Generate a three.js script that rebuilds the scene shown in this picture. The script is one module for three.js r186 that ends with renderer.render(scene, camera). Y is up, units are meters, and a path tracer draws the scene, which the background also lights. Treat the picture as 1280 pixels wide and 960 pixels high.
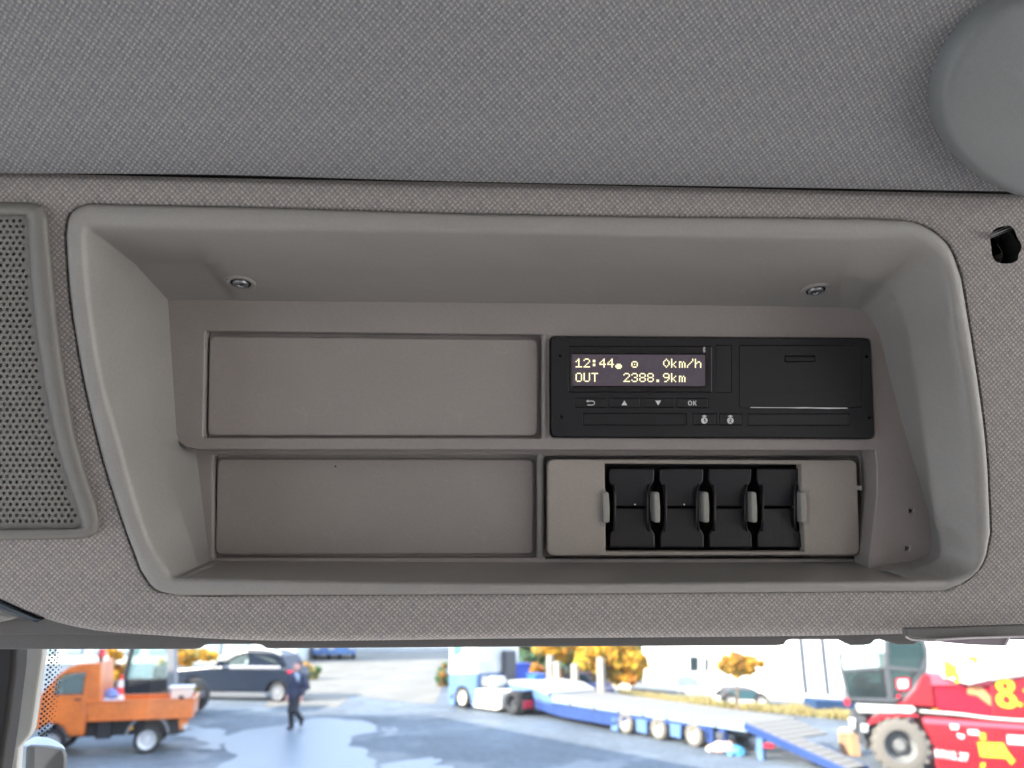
import * as THREE from 'three';
import { RoundedBoxGeometry } from 'three/addons/geometries/RoundedBoxGeometry.js';
import { mergeGeometries, mergeVertices } from 'three/addons/utils/BufferGeometryUtils.js';
import { MarchingCubes } from 'three/addons/objects/MarchingCubes.js';
import { FontLoader } from 'three/addons/loaders/FontLoader.js';
import { TextGeometry } from 'three/addons/geometries/TextGeometry.js';
import { Brush, Evaluator, SUBTRACTION } from 'three-bvh-csg';

// ---------------------------------------------------------------- camera, sky, sun, exposure
const F = 961, EYE = new THREE.Vector3(0, 3.2, 0), PITCH = Math.atan(277 / 961);
const scene = new THREE.Scene();
const camera = new THREE.PerspectiveCamera(2 * Math.atan(480 / F) * 180 / Math.PI, 4 / 3, 0.01, 600);
camera.position.copy(EYE); camera.rotation.set(PITCH, 0, 0); camera.updateMatrixWorld(true);
camera.focus = 0.43; camera.userData.fStop = 10;
const SKY = 0.74;
const SUN = new THREE.Vector3(-0.9, 0.57, 0.4).normalize();
{ // clear, slightly hazy sky: pale at the horizon, bluer overhead
  const w = 256, h = 128, d = new Float32Array(w * h * 4);
  for (let y = 0; y < h; y++) for (let x = 0; x < w; x++) {
    const el = Math.max(0, Math.sin(((y + 0.5) / h - 0.5) * Math.PI)), t = Math.pow(el, 0.45), i = (y * w + x) * 4;
    d[i] = SKY * (0.86 + (0.50 - 0.86) * t); d[i + 1] = SKY * (0.93 + (0.68 - 0.93) * t); d[i + 2] = SKY * (1.0 + (1.02 - 1.0) * t); d[i + 3] = 1;
  }
  const sky = new THREE.DataTexture(d, w, h, THREE.RGBAFormat, THREE.FloatType); sky.mapping = THREE.EquirectangularReflectionMapping; sky.needsUpdate = true;
  scene.background = sky; scene.environment = sky;
}
const sun = new THREE.DirectionalLight(new THREE.Color(1, 0.93, 0.82), 3.2);
sun.name = 'sun'; sun.position.copy(SUN).multiplyScalar(80); sun.target.position.set(0, 0, -20);
sun.position.add(sun.target.position); sun.castShadow = true;
Object.assign(sun.shadow.camera, { left: -50, right: 50, top: 50, bottom: -50, near: 1, far: 200 });
sun.shadow.mapSize.set(4096, 4096);
scene.add(sun, sun.target);
const renderer = new THREE.WebGLRenderer();
renderer.toneMapping = THREE.LinearToneMapping;
renderer.toneMappingExposure = 4.9;
renderer.shadowMap.enabled = true;

// ---------------------------------------------------------------- helpers
let seed = 12345;
const rnd = () => { seed = (seed * 1664525 + 1013904223) >>> 0; return seed / 4294967296; };
const R = (a, b) => a + (b - a) * rnd();
const V3 = (x, y, z) => new THREE.Vector3(x, y, z);
const lerp = (a, b, t) => a + (b - a) * t;
const clamp = (x, a, b) => Math.min(b, Math.max(a, x));
const used = {};
function numbered(n) { const k = used[n] = (used[n] ?? -1) + 1; return k ? `${n}_${String(k).padStart(3, '0')}` : n; }
function tag(o, label, category, group, kind) {
  const u = { label, category };
  if (group) u.group = group;
  if (kind) u.kind = kind;
  o.userData = u; return o;
}
function thing(name, label, category, pos = [0, 0, 0], turn = 0, group, kind) {
  const o = new THREE.Group(); o.name = numbered(name); scene.add(o);
  o.position.set(...pos); o.rotation.y = turn; tag(o, label, category, group, kind); o.updateMatrixWorld(true); return o;
}
function part(name, geos, mat, parent, label) {
  const g = Array.isArray(geos) ? (geos.length > 1 ? mergeGeometries(geos.map(x => x.index ? x.toNonIndexed() : x)) : geos[0]) : geos;
  const m = new THREE.Mesh(g, mat); m.name = name; parent.add(m);
  if (label) m.userData.label = label;
  return m;
}
function sub(name, parent) { const g = new THREE.Group(); g.name = name; parent.add(g); return g; }
function ray(px, py) { return V3((px - 640) / F, -(py - 480) / F, -1).applyQuaternion(camera.quaternion); }
function ground(px, py, y = 0) { const d = ray(px, py), t = (y - EYE.y) / d.y; return EYE.clone().addScaledVector(d, t); }
function at(px, py, Z) { const d = ray(px, py); return EYE.clone().addScaledVector(d, Z / -d.z); }
// where a sight line meets the plane z = z0 of an object's own axes
function sideOf(root) {
  root.updateMatrixWorld(true);
  const inv = root.matrixWorld.clone().invert(), o = EYE.clone().applyMatrix4(inv);
  return (px, py, z0 = 0) => { const d = ray(px, py).transformDirection(inv), t = (z0 - o.z) / d.z; return V3(o.x + d.x * t, o.y + d.y * t, z0); };
}
function shapeOf(pts, holes = []) {
  const s = new THREE.Shape(pts.map(p => new THREE.Vector2(p.x ?? p[0], p.y ?? p[1])));
  for (const h of holes) s.holes.push(new THREE.Path(h.map(p => new THREE.Vector2(p.x ?? p[0], p.y ?? p[1]))));
  return s;
}
// a plate with its front face at z and thickness t, edges eased by b
function plate(pts, z, t, b = 0, holes = [], segs = 2) {
  const vv = q => q.map(p => new THREE.Vector2(p.x ?? p[0], p.y ?? p[1])), cw = q => THREE.ShapeUtils.isClockWise(q);
  pts = vv(pts); if (cw(pts)) pts.reverse();
  holes = holes.map(h => { const q = vv(h); if (!cw(q)) q.reverse(); return q; });
  const g = new THREE.ExtrudeGeometry(shapeOf(pts, holes), { depth: t - 2 * b, bevelEnabled: b > 0, bevelThickness: b, bevelSize: b, bevelOffset: -b, bevelSegments: segs, curveSegments: 8 });
  g.translate(0, 0, z - t + b); return g;
}
function roundPts(c, r, n = 6) {   // rounded polygon through corners c (Vector2-like), radius r (number or list)
  const out = [], N = c.length;
  for (let i = 0; i < N; i++) {
    const p = c[i], a = c[(i + N - 1) % N], b = c[(i + 1) % N], rr = Array.isArray(r) ? r[i] : r;
    const P = new THREE.Vector2(p.x, p.y), A = new THREE.Vector2(a.x, a.y).sub(P), B = new THREE.Vector2(b.x, b.y).sub(P);
    if (rr <= 0) { out.push(P); continue; }
    const d = Math.min(rr, A.length() * 0.45, B.length() * 0.45);
    const s = P.clone().addScaledVector(A.normalize(), d), e = P.clone().addScaledVector(B.normalize(), d);
    for (let k = 0; k <= n; k++) { const t = k / n; out.push(new THREE.Vector2().addScaledVector(s, (1 - t) ** 2).addScaledVector(P, 2 * t * (1 - t)).addScaledVector(e, t * t)); }
  }
  return out;
}
const box = (x0, x1, y0, y1, z0, z1, r = 0) => {
  const g = r > 0 ? new RoundedBoxGeometry(x1 - x0, y1 - y0, z1 - z0, 2, r) : new THREE.BoxGeometry(x1 - x0, y1 - y0, z1 - z0);
  g.translate((x0 + x1) / 2, (y0 + y1) / 2, (z0 + z1) / 2); return g;
};
function tube(pts, r, seg = 24, rs = 8) { return new THREE.TubeGeometry(new THREE.CatmullRomCurve3(pts.map(p => p.isVector3 ? p : V3(...p)), false, 'centripetal'), seg, r, rs, false); }
function bar(a, b, w, d = w) { // square bar from a to b
  const v = b.clone().sub(a), g = new THREE.BoxGeometry(w, v.length(), d);
  g.applyQuaternion(new THREE.Quaternion().setFromUnitVectors(V3(0, 1, 0), v.clone().normalize()));
  g.translate((a.x + b.x) / 2, (a.y + b.y) / 2, (a.z + b.z) / 2); return g;
}
function lathe(pts, seg = 28) { return new THREE.LatheGeometry(pts.map(p => new THREE.Vector2(...p)), seg); }

// ---------------------------------------------------------------- textures and materials
function dataTex(n, fn, srgb, rep) {
  const d = new Uint8Array(n * n * 4);
  for (let y = 0; y < n; y++) for (let x = 0; x < n; x++) {
    const c = fn(x / n, y / n), i = (y * n + x) * 4;
    d[i] = clamp(c[0], 0, 1) * 255; d[i + 1] = clamp(c[1], 0, 1) * 255; d[i + 2] = clamp(c[2], 0, 1) * 255; d[i + 3] = 255;
  }
  const t = new THREE.DataTexture(d, n, n); t.wrapS = t.wrapT = THREE.RepeatWrapping; t.magFilter = THREE.LinearFilter; t.minFilter = THREE.LinearMipmapLinearFilter; t.generateMipmaps = true;
  if (srgb) t.colorSpace = THREE.SRGBColorSpace;
  if (rep) t.repeat.set(rep, rep);
  t.needsUpdate = true; return t;
}
function hash(x, y, s) { let h = Math.imul(x | 0, 374761393) + Math.imul(y | 0, 668265263) + Math.imul(s | 0, 974711); h = Math.imul(h ^ (h >>> 13), 1274126177); return ((h ^ (h >>> 16)) >>> 0) / 4294967296; }
function vnoise(u, v, n, s) { // tiles with period 1
  const x = u * n, y = v * n, xi = Math.floor(x), yi = Math.floor(y), fx = x - xi, fy = y - yi, sx = fx * fx * (3 - 2 * fx), sy = fy * fy * (3 - 2 * fy);
  const h = (a, b) => hash(((a % n) + n) % n, ((b % n) + n) % n, s);
  return lerp(lerp(h(xi, yi), h(xi + 1, yi), sx), lerp(h(xi, yi + 1), h(xi + 1, yi + 1), sx), sy);
}
const fbm = (u, v, n, s, o = 4) => { let a = 0, w = 0.5, t = 0; for (let k = 0; k < o; k++) { a += w * vnoise(u, v, n << k, s + k); t += w; w *= 0.5; } return a / t; };
// woven cloth: a basket weave laid at 45 degrees, pairs of threads
function weaveAt(u, v) {
  const n = 6, a = (u + v) * n, b = (v - u) * n + n * 4, ca = Math.floor(a), cb = Math.floor(b), fa = a - ca, fb = b - cb;
  const over = (ca + cb) & 1, along = over ? fa : fb, across = over ? fb : fa;
  const th = (across * 3) % 1, k = Math.floor(across * 3);
  const h = Math.pow(Math.sin(Math.PI * th), 0.7) * (0.45 + 0.55 * Math.sin(Math.PI * along));
  const id = hash(over ? cb % 12 : ca % 12, k + (over ? 10 : 0), 5);
  return { h, k, over, id, edge: Math.sin(Math.PI * along) };
}
const clothMap = (tint) => dataTex(1024, (u, v) => {
  const w = weaveAt(u, v), f = fbm(u, v, 32, 3, 3);
  const bright = w.k === 1 ? 0.13 : 0.0;                 // one pale yarn between two darker ones
  const l = 0.545 + 0.15 * w.h + bright * Math.min(1, 1.6 * w.edge) + 0.10 * (w.id - 0.5) + 0.18 * (f - 0.5);
  return [l * tint[0] + 0.02 * (w.id - .5), l * tint[1], l * tint[2] - 0.03 * (w.id - .5)];
}, true, 1 / 0.0168);
const clothBump = dataTex(1024, (u, v) => { const w = weaveAt(u, v), l = 0.9 * w.h + 0.1 * fbm(u, v, 64, 9, 2); return [l, l, l]; }, false, 1 / 0.0168);
const grain = dataTex(512, (u, v) => { const l = 0.5 * vnoise(u, v, 128, 1) + 0.3 * vnoise(u, v, 64, 2) + 0.2 * vnoise(u, v, 256, 4); return [l, l, l]; }, false, 1 / 0.06);
const plasticTone = dataTex(512, (u, v) => { const l = 0.95 + 0.05 * (fbm(u, v, 3, 21, 3) - 0.5) + 0.035 * (vnoise(u, v, 128, 8) - 0.5) + 0.05 * Math.max(0, vnoise(u, v, 256, 15) - 0.93) / 0.07 + 0.045 * Math.max(0, 1 - Math.abs(fbm(u, v, 3, 91, 2) - 0.5) * 160) * vnoise(u, v, 8, 92); return [l, l, l]; }, true, 1 / 0.09);
const mat = (c, roughness = 0.6, o = {}) => { const m = new THREE.MeshStandardMaterial({ roughness, ...o }); m.color.setRGB(...c); return m; };
const plastic = (c, rough = 0.5, bump = 0.00005) => mat(c, rough, { bumpMap: grain, bumpScale: bump, map: plasticTone });
const M = {
  tray: plastic([0.315, 0.300, 0.285], 0.42, 0.00006),
  panel: plastic([0.31, 0.275, 0.262], 0.5),
  cover: plastic([0.325, 0.288, 0.273], 0.55),
  plateBeige: plastic([0.38, 0.335, 0.30], 0.5),
  cloth: mat([1, 1, 1], 0.95, { map: clothMap([0.96, 0.925, 0.91]), bumpMap: clothBump, bumpScale: 0.0005 }),
  ceilingCloth: mat([0.88, 0.875, 0.90], 0.95, { map: clothMap([0.885, 0.885, 0.89]), bumpMap: clothBump, bumpScale: 0.0005 }),
  lamp: plastic([0.215, 0.228, 0.232], 0.45),
  grille: plastic([0.195, 0.185, 0.17], 0.5),
  black: mat([0.0035, 0.0035, 0.006], 0.6, { bumpMap: grain, bumpScale: 0.00008 }),
  black2: mat([0.0035, 0.0035, 0.006], 0.5, { bumpMap: grain, bumpScale: 0.00006 }),
  gloss: mat([0.006, 0.006, 0.008], 0.12),
  dark: mat([0.008, 0.008, 0.008], 0.8),
  flap: mat([0.010, 0.009, 0.012], 0.45, { bumpMap: grain, bumpScale: 0.00006 }),
  tab: plastic([0.34, 0.33, 0.30], 0.45),
  print: mat([0.72, 0.72, 0.70], 0.6),
  paper: mat([0.7, 0.7, 0.68], 0.8),
  steel: mat([0.30, 0.31, 0.33], 0.35, { metalness: 0.85 }),
  trim: plastic([0.13, 0.122, 0.12], 0.55),
  pillar: plastic([0.010, 0.009, 0.009], 0.7),
  paleTrim: mat([0.42, 0.42, 0.40], 0.6),
  glass: new THREE.MeshPhysicalMaterial({ color: 0xffffff, roughness: 0.02, transmission: 1, thickness: 0, ior: 1.45 }),
  cab: mat([0.50, 0.47, 0.44], 0.85), cabDark: mat([0.34, 0.31, 0.28], 0.8),
  tyre: mat([0.03, 0.03, 0.03], 0.9), rim: mat([0.62, 0.62, 0.62], 0.4, { metalness: 0.3 }),
  dirtyTyre: mat([0.17, 0.155, 0.13], 0.95),
};
function uvPlanar(g, fx = (x, y) => x, fy = (x, y) => y) {
  const p = g.attributes.position, uv = new Float32Array(p.count * 2);
  for (let i = 0; i < p.count; i++) { uv[2 * i] = fx(p.getX(i), p.getY(i), p.getZ(i)); uv[2 * i + 1] = fy(p.getX(i), p.getY(i), p.getZ(i)); }
  g.setAttribute('uv', new THREE.BufferAttribute(uv, 2)); return g;
}

// ================================================================ THE CAB (overhead console and its surround)
// Own axes of the console: its face is the plane z = 0, x to the right, y up, z towards the driver.
const ez = V3(0.042, 0.096, 1).normalize();
const ex = V3(1, -0.0066, -0.042); ex.addScaledVector(ez, -ex.dot(ez)).normalize();
const ey = ez.clone().cross(ex);
const FM = new THREE.Matrix4().makeBasis(ex.applyQuaternion(camera.quaternion), ey.applyQuaternion(camera.quaternion), ez.applyQuaternion(camera.quaternion));
FM.setPosition(EYE.clone().addScaledVector(ray(650, 540), 0.45));
const FQ = new THREE.Quaternion().setFromRotationMatrix(FM), FI = FM.clone().invert(), eyeL = EYE.clone().applyMatrix4(FI);
function L(px, py, z = 0) { const d = ray(px, py).transformDirection(FI), t = (z - eyeL.z) / d.z; return V3(eyeL.x + d.x * t, eyeL.y + d.y * t, z); }
const Lp = (pts, z) => pts.map(p => L(p[0], p[1], z));
const q4 = (x0, y0, x1, y1, z, r) => roundPts(Lp([[x0, y0], [x1, y0], [x1, y1], [x0, y1]], z), r);
function inside(name, label, category, origin, group, kind) {   // a thing in the cab, its axes along the console's
  const o = thing(name, label, category, [0, 0, 0], 0, group, kind);
  o.quaternion.copy(FQ); o.position.copy(origin).applyMatrix4(FM); o.origin = origin.clone(); return o;
}
function ipart(name, geo, m, parent, root = parent, planar = true, label) {
  const g = Array.isArray(geo) ? (geo.length > 1 ? mergeGeometries(geo.map(x => x.index ? x.toNonIndexed() : x)) : geo[0]) : geo;
  if (planar) uvPlanar(g, (x, y, z) => x + 0.8 * z, (x, y, z) => y + 0.9 * z);
  g.translate(-root.origin.x, -root.origin.y, -root.origin.z);
  return part(name, g, m, parent, label);
}
function loft(loops, closeEnds = false) {
  const n = loops[0].length, m = loops.length, pos = new Float32Array(n * m * 3), idx = [];
  loops.forEach((l, j) => l.forEach((p, i) => pos.set([p.x, p.y, p.z], (j * n + i) * 3)));
  for (let j = 0; j < (closeEnds ? m : m - 1); j++) for (let i = 0; i < n; i++) {
    const a = j * n + i, b = j * n + (i + 1) % n, k = (j + 1) % m, c = k * n + i, d = k * n + (i + 1) % n;
    idx.push(a, d, b, a, c, d);
  }
  const g = new THREE.BufferGeometry(); g.setAttribute('position', new THREE.BufferAttribute(pos, 3)); g.setIndex(idx); g.computeVertexNormals(); return g;
}
function resample(pts, n) {     // along a smooth curve through pts, closer together near both ends
  if (pts.length < 2) return Array.from({ length: n }, () => V3(pts[0][0], pts[0][1], 0));
  let c;
  if (pts.poly) { c = new THREE.CurvePath(); for (let k = 0; k + 1 < pts.length; k++) c.add(new THREE.LineCurve3(V3(pts[k][0], pts[k][1], 0), V3(pts[k + 1][0], pts[k + 1][1], 0))); }
  else { c = new THREE.CatmullRomCurve3(pts.map(p => V3(p[0], p[1], 0)), false, 'centripetal'); c.arcLengthDivisions = 400; }
  return Array.from({ length: n }, (_, i) => { const t = i / n, s = 0.5 - 0.5 * Math.cos(Math.PI * t); return c.getPointAt(lerp(t, s, 0.8)); });
}
const NSEG = [70, 16, 50, 14, 70, 12, 120, 12];
function loopPx(segs) { return segs.flatMap((s, k) => resample(s, NSEG[k])); }
const loopL = (segs, zf) => loopPx(segs).map(p => L(p.x, p.y, zf(p.x, p.y)));
const mixLoop = (a, b, t, lift = 0) => a.map((p, i) => { const q = p.clone().lerp(b[i], t); q.z += lift; return q; });
const zRim = (px, py) => lerp(0.080, 0.042, clamp((py - 275) / 465, -0.25, 1.3)) - 0.013 * clamp((px - 640) / 600, 0, 1.6);
const segA = [[[210, 375], [640, 379], [1052, 384]], [[1052, 384], [1082, 391], [1098, 415]], [[1098, 415], [1128, 530], [1161, 640]], [[1161, 640], [1162, 690], [1138, 702]], [[1138, 702], [700, 703], [262, 701]], [[262, 701]], Object.assign([[262, 701], [245.5, 566], [242, 562], [223.5, 552], [221, 548], [210, 375]], { poly: true }), [[210, 375]]];
const segB = [[[168, 329], [640, 336], [1050, 342]], [[1050, 342], [1112, 362], [1136, 420]], [[1136, 420], [1151, 520], [1166, 640]], [[1166, 640], [1174, 696], [1142, 712]], [[1142, 712], [700, 713], [248, 708]], [[248, 708]], [[248, 708], [227, 640], [200, 560], [187, 480], [168, 329]], [[168, 329]]];
const segC = [[[117, 283], [640, 290], [1080, 297]], [[1080, 297], [1135, 296], [1166, 315], [1184, 345], [1192, 400]], [[1192, 400], [1207, 480], [1220, 580], [1224, 667]], [[1224, 667], [1218, 710], [1187, 726]], [[1187, 726], [640, 729], [216, 723]], [[216, 723], [212, 720], [209, 714]], [[209, 714], [187, 680], [167, 623], [147, 547], [128, 480], [117, 419], [108, 346], [105, 292]], [[105, 292], [108, 284], [117, 283]]];
const segD = [[[130, 254], [320, 258], [640, 267], [1100, 272]], [[1100, 272], [1150, 278], [1185, 302], [1203, 342]], [[1203, 342], [1211, 390], [1225, 480], [1235, 563], [1240, 667]], [[1240, 667], [1230, 705], [1207, 728], [1180, 740]], [[1180, 740], [640, 744], [222, 746]], [[222, 746], [192, 738], [173, 713]], [[173, 713], [147, 640], [127, 577], [110, 510], [96, 440], [85, 365], [80, 292]], [[80, 292], [86, 265], [105, 254], [130, 254]]];
const grow = (segs, k) => segs.map(s => s.map(([x, y]) => [640 + (x - 640) * (1 + k / 560), 505 + (y - 505) * (1 + k / 240)]));

// ---- overhead tray with the two rows of slots
const console_ = inside('overhead_console', 'grey plastic overhead console tray with raised rim set in the woven headlining', 'console', L(650, 540, 0));
{
  const A = loopL(segA, (x, y) => (y > 561.5 && x < 1086 ? -0.0185 : y > 551 && x < 640 ? lerp(-0.001, -0.0185, (y - 551) / 10.5) : y > 690 ? lerp(-0.0185, 0.0, clamp((x - 1086) / 40, 0, 1)) : 0));
  const B = loopL(segB, (x, y) => lerp(lerp(0.040, 0.004, clamp((y - 329) / 380, 0, 1)), 0.026, x > 1100 || x < 260 ? 0.5 : 0));
  const C = loopL(segC, zRim), D = loopL(segD, zRim), D2 = loopL(grow(segD, 1.5), (x, y) => zRim(x, y) - 0.010);
  const g = loft([A, mixLoop(A, B, 0.45), mixLoop(A, B, 0.86), mixLoop(A, B, 0.97), mixLoop(B, C, 0.05), mixLoop(B, C, 0.16), mixLoop(B, C, 0.5), mixLoop(B, C, 0.8), mixLoop(B, C, 0.92), mixLoop(C, D, 0.06, -0.0004), mixLoop(C, D, 0.24, 0.0002), mixLoop(C, D, 0.5, 0.0005), mixLoop(C, D, 0.78, 0.0002), mixLoop(C, D, 0.92, -0.0008), mixLoop(C, D, 0.99, -0.0026), D2]);
  ipart('tray', g, M.tray, console_);
  // upper face with its two slots, the column at right, and two square clip holes
  const lip = Lp([[200, 366], [1112, 376], [1172, 640], [1172, 712], [1086, 712], [1086, 700], [1090, 668], [1096, 620], [1096, 580], [1094, 563], [246, 562], [232, 559], [223, 552], [200, 480]], 0);
  const sq = (x, y, s) => Lp([[x - s, y - s], [x + s, y - s * 0.8], [x + s * 0.7, y + s], [x - s, y + s]], 0);
  const slot1 = roundPts(Lp([[256.5, 413.5], [677.5, 418], [677.5, 547.8], [254, 547.2]], 0), 0.0016), slot2 = roundPts(Lp([[687.3, 420.3], [1088.5, 422.8], [1093.4, 548.4], [687.8, 546.8]], 0), 0.003);
  ipart('upper_face', plate(lip, 0, 0.0185, 0.0010, [slot1, slot2, sq(1139.5, 638.5, 2.4), sq(1134.5, 685.5, 2.4)], 4), M.panel, console_);
  const low = Lp([[232, 556], [1104, 556], [1098, 720], [250, 720]], -0.0185);
  ipart('lower_face', plate(low, -0.0187, 0.012, 0.001, [q4(266, 568.5, 671.5, 697.5, -0.0187, 0.0016), roundPts(Lp([[680, 570], [1074, 570], [1080, 698.5], [680, 698.5]], -0.0187), 0.002)]), M.panel, console_);
  ipart('slot_back', [plate(Lp([[220, 380], [1110, 380], [1180, 720], [240, 720]], -0.035), -0.035, 0.002)], M.panel, console_);
  // thin raised dividers between the slots
  ipart('divider', plate(q4(679, 418, 683, 549, 0.0006, 0.0004), 0.0008, 0.010, 0.0006), M.tray, console_);
  ipart('divider', plate(q4(673.5, 567, 678.5, 697, -0.017, 0.0004), -0.0172, 0.010, 0.0006), M.tray, console_);
  // two bolts in dished seats on the upper wall
  for (const [bx, by, ya, yb] of [[301, 353.5, 376, 331.5], [1019.5, 362.5, 383.8, 341.5]]) {
    const w0 = L(bx, ya, 0), w1 = L(bx, yb, 0.039), up = w1.clone().sub(w0).normalize(), nrm = V3(1, 0, 0).cross(up).normalize(); if (nrm.y > 0) nrm.negate();
    // point of the wall on this sight line
    const d = ray(bx, by).transformDirection(FI), tt = w0.clone().sub(eyeL).dot(nrm) / d.dot(nrm), p = eyeL.clone().addScaledVector(d, tt);
    const q = new THREE.Quaternion().setFromUnitVectors(V3(0, 1, 0), nrm);
    const put = g => { g.applyQuaternion(q); g.translate(p.x, p.y, p.z); return g; };
    const b = sub('bolt', console_);
    ipart('seat', put(lathe([[0.0052, -0.0002], [0.0058, 0.0008], [0.0072, 0.0012], [0.0082, 0.0003], [0.0086, -0.0006]])), M.tray, b, console_);
    ipart('washer', put(lathe([[0, 0.0001], [0.0053, 0.0001], [0.0053, 0.0004]])), M.dark, b, console_);
    ipart('bolt_head', put(lathe([[0.0018, 0.0006], [0.0019, 0.0016], [0.0034, 0.0020], [0.0042, 0.0014], [0.0044, 0.0001]])), M.steel, b, console_);
    const soc = new THREE.CylinderGeometry(0.0019, 0.0019, 0.0006, 6); soc.translate(0, 0.0004, 0);
    ipart('socket', put(soc), M.dark, b, console_);
  }
}
// ---- blank covers
function cover(label, corners, z) {
  const o = inside('blank_cover', label, 'cover', L((corners[0][0] + corners[2][0]) / 2, (corners[0][1] + corners[2][1]) / 2, z));
  ipart('cover_plate', plate(roundPts(Lp(corners, z), 0.0042), z, 0.006, 0.0012, [], 3), M.cover, o);
  const zf = z - 0.0042, up = z > -0.01;
  ipart('flange', plate(up ? Lp([[250, 408], [681, 411], [681, 552], [248, 551]], zf) : Lp([[258, 564], [676, 564], [676, 701], [256, 701]], zf), zf, 0.002), M.panel, o);
  return o;
}
const cv1 = cover('blank beige slot cover left of the black tachograph, in the upper row', [[261.5, 420], [672.8, 424], [672.3, 545], [259, 544.6]], -0.0036);
const cv2 = cover('blank beige slot cover in the lower row, left of the coin holder', [[271.5, 573], [667, 574], [666.8, 692.8], [268.5, 693.6]], -0.0222);
ipart('pinhole', plate(q4(418.3, 582, 420.3, 584, -0.0222, 0.0003), -0.0220, 0.0004), M.dark, cv2);

// ---- tachograph
const tacho = inside('tachograph', 'black digital tachograph with lit display and card slots in the upper right slot', 'tachograph', L(888, 484, 0));
const font = await new FontLoader().loadAsync('fonts/droid/droid_sans_bold.typeface.json');
function text(str, h, depth = 0.0002, cx = 0, cy = 0, z = 0) {
  const g = new TextGeometry(str, { font, size: h, depth, curveSegments: 4, bevelEnabled: false }); g.computeBoundingBox();
  const b = g.boundingBox; g.translate(cx - (b.min.x + b.max.x) / 2, cy - (b.min.y + b.max.y) / 2, z); return g;
}
{
  const Z = 0.0042, win = (x0, y0, x1, y1, e = 0.3, r = 0.0006) => q4(x0 - e, y0 - e, x1 + e, y1 + e, Z, r);
  const panes = { bezel: [711, 433, 890, 490], small: [895, 432, 914, 490], door: [924, 432, 1077, 509] };
  const btn = [[719, 498, 758, 509.3], [761, 498, 800, 509.3], [803.4, 498, 842, 509.3], [846, 498.2, 885, 509.5]];
  const slots = [[729, 517, 858, 531], [935, 517.6, 1061.5, 531.4]], cbt = [[866, 517.3, 895, 531], [899, 517.4, 927, 531.2]];
  const screws = [[700, 445], [701.5, 521.5], [1083.5, 445.5], [1087, 522.5]];
  const circ = (x, y, r, z) => Array.from({ length: 14 }, (_, k) => L(x + r * Math.cos(k / 14 * 6.2832), y + r * Math.sin(k / 14 * 6.2832), z));
  const outer = roundPts(Lp([[689, 421], [1087.5, 423.5], [1092.5, 547.5], [689.5, 545.5]], Z), [0.0032, 0.0038, 0.0032, 0.0032]);
  ipart('faceplate', plate(outer, Z, 0.0075, 0.0004, [win(...panes.bezel), win(...panes.small, 0.3), win(...panes.door, 0.3, 0.0014), ...btn.map(b => win(...b, 0.25)), ...slots.map(b => win(...b, 0.25)), ...cbt.map(b => win(...b, 0.25)), ...screws.map(s => circ(s[0], s[1], 1.7, Z))], 2), M.black, tacho);
  ipart('casing', plate(q4(694, 427, 1083, 541, 0.0012, 0.002), 0.0012, 0.03), M.dark, tacho);
  const bz = sub('display', tacho);
  ipart('display_frame', plate(q4(...panes.bezel, Z - 0.0002, 0.0006), Z - 0.0002, 0.003, 0.0003, [q4(715.5, 442.2, 882.2, 483.2, Z, 0.0003)]), M.gloss, bz, tacho);
  // the lit dot-matrix screen, one texel per dot with dark joints
  const FONT = { '0': [4, 10, 17, 17, 17, 10, 4], '1': [4, 12, 20, 4, 4, 4, 31], '2': [14, 17, 1, 2, 4, 8, 31], ':': [0, 12, 12, 0, 12, 12, 0], '4': [2, 6, 10, 18, 31, 2, 2], '*': [0, 0, 0, 14, 31, 31, 14], 'o': [0, 14, 17, 21, 17, 14, 0], 'k': [16, 16, 18, 20, 24, 20, 18], 'm': [0, 0, 26, 21, 21, 21, 21], '/': [1, 1, 2, 4, 8, 16, 16], 'h': [16, 16, 22, 25, 17, 17, 17], 'O': [14, 17, 17, 17, 17, 17, 14], 'U': [17, 17, 17, 17, 17, 17, 14], 'T': [31, 4, 4, 4, 4, 4, 4], '3': [14, 17, 1, 6, 1, 17, 14], '8': [14, 17, 17, 14, 17, 17, 14], '9': [14, 17, 17, 15, 1, 2, 12], '.': [0, 0, 0, 0, 0, 12, 12], ' ': [0, 0, 0, 0, 0, 0, 0] };
  const rows = ['12:44* o  0km/h', 'OUT  2388.9km'], col0 = [[0, 1, 2, 3, 4, 5, 6, 7, 8, 9, 10, 11, 12, 13, 14, 15], null];
  const W_ = 100, H_ = 24, S = 10, px = new Uint8Array(W_ * S * H_ * S * 4), on = new Uint8Array(W_ * H_);
  const putc = (ch, cx, cy) => FONT[ch].forEach((b, r) => { for (let k = 0; k < 5; k++) if (b >> (4 - k) & 1) on[(cy + r) * W_ + cx + k] = 1; });
  [...'12:44'].forEach((c, i) => putc(c, 2 + i * 6, 3)); putc('*', 32, 4); putc('o', 44, 4);
  [...'0km/h'].forEach((c, i) => putc(c, 68 + i * 6, 3));
  [...'OUT'].forEach((c, i) => putc(c, 2 + i * 6, 14)); [...'2388.9km'].forEach((c, i) => putc(c, 38 + i * 6, 14));
  for (let y = 0; y < H_ * S; y++) for (let x = 0; x < W_ * S; x++) {
    const cx = x / S | 0, cy = y / S | 0, lit = on[cy * W_ + cx], i = ((H_ * S - 1 - y) * W_ * S + x) * 4;
    const gap = (x % S < 1 || y % S < 1) ? 0.72 : 1, n = 0.9 + 0.2 * hash(x >> 3, y >> 3, 4);
    const c = lit ? [255 * gap, 244 * gap, 196 * gap] : [58 * n, 50 * n, 58 * n];
    px.set([Math.min(255, c[0]), Math.min(255, c[1]), Math.min(255, c[2]), 255], i);
  }
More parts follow.
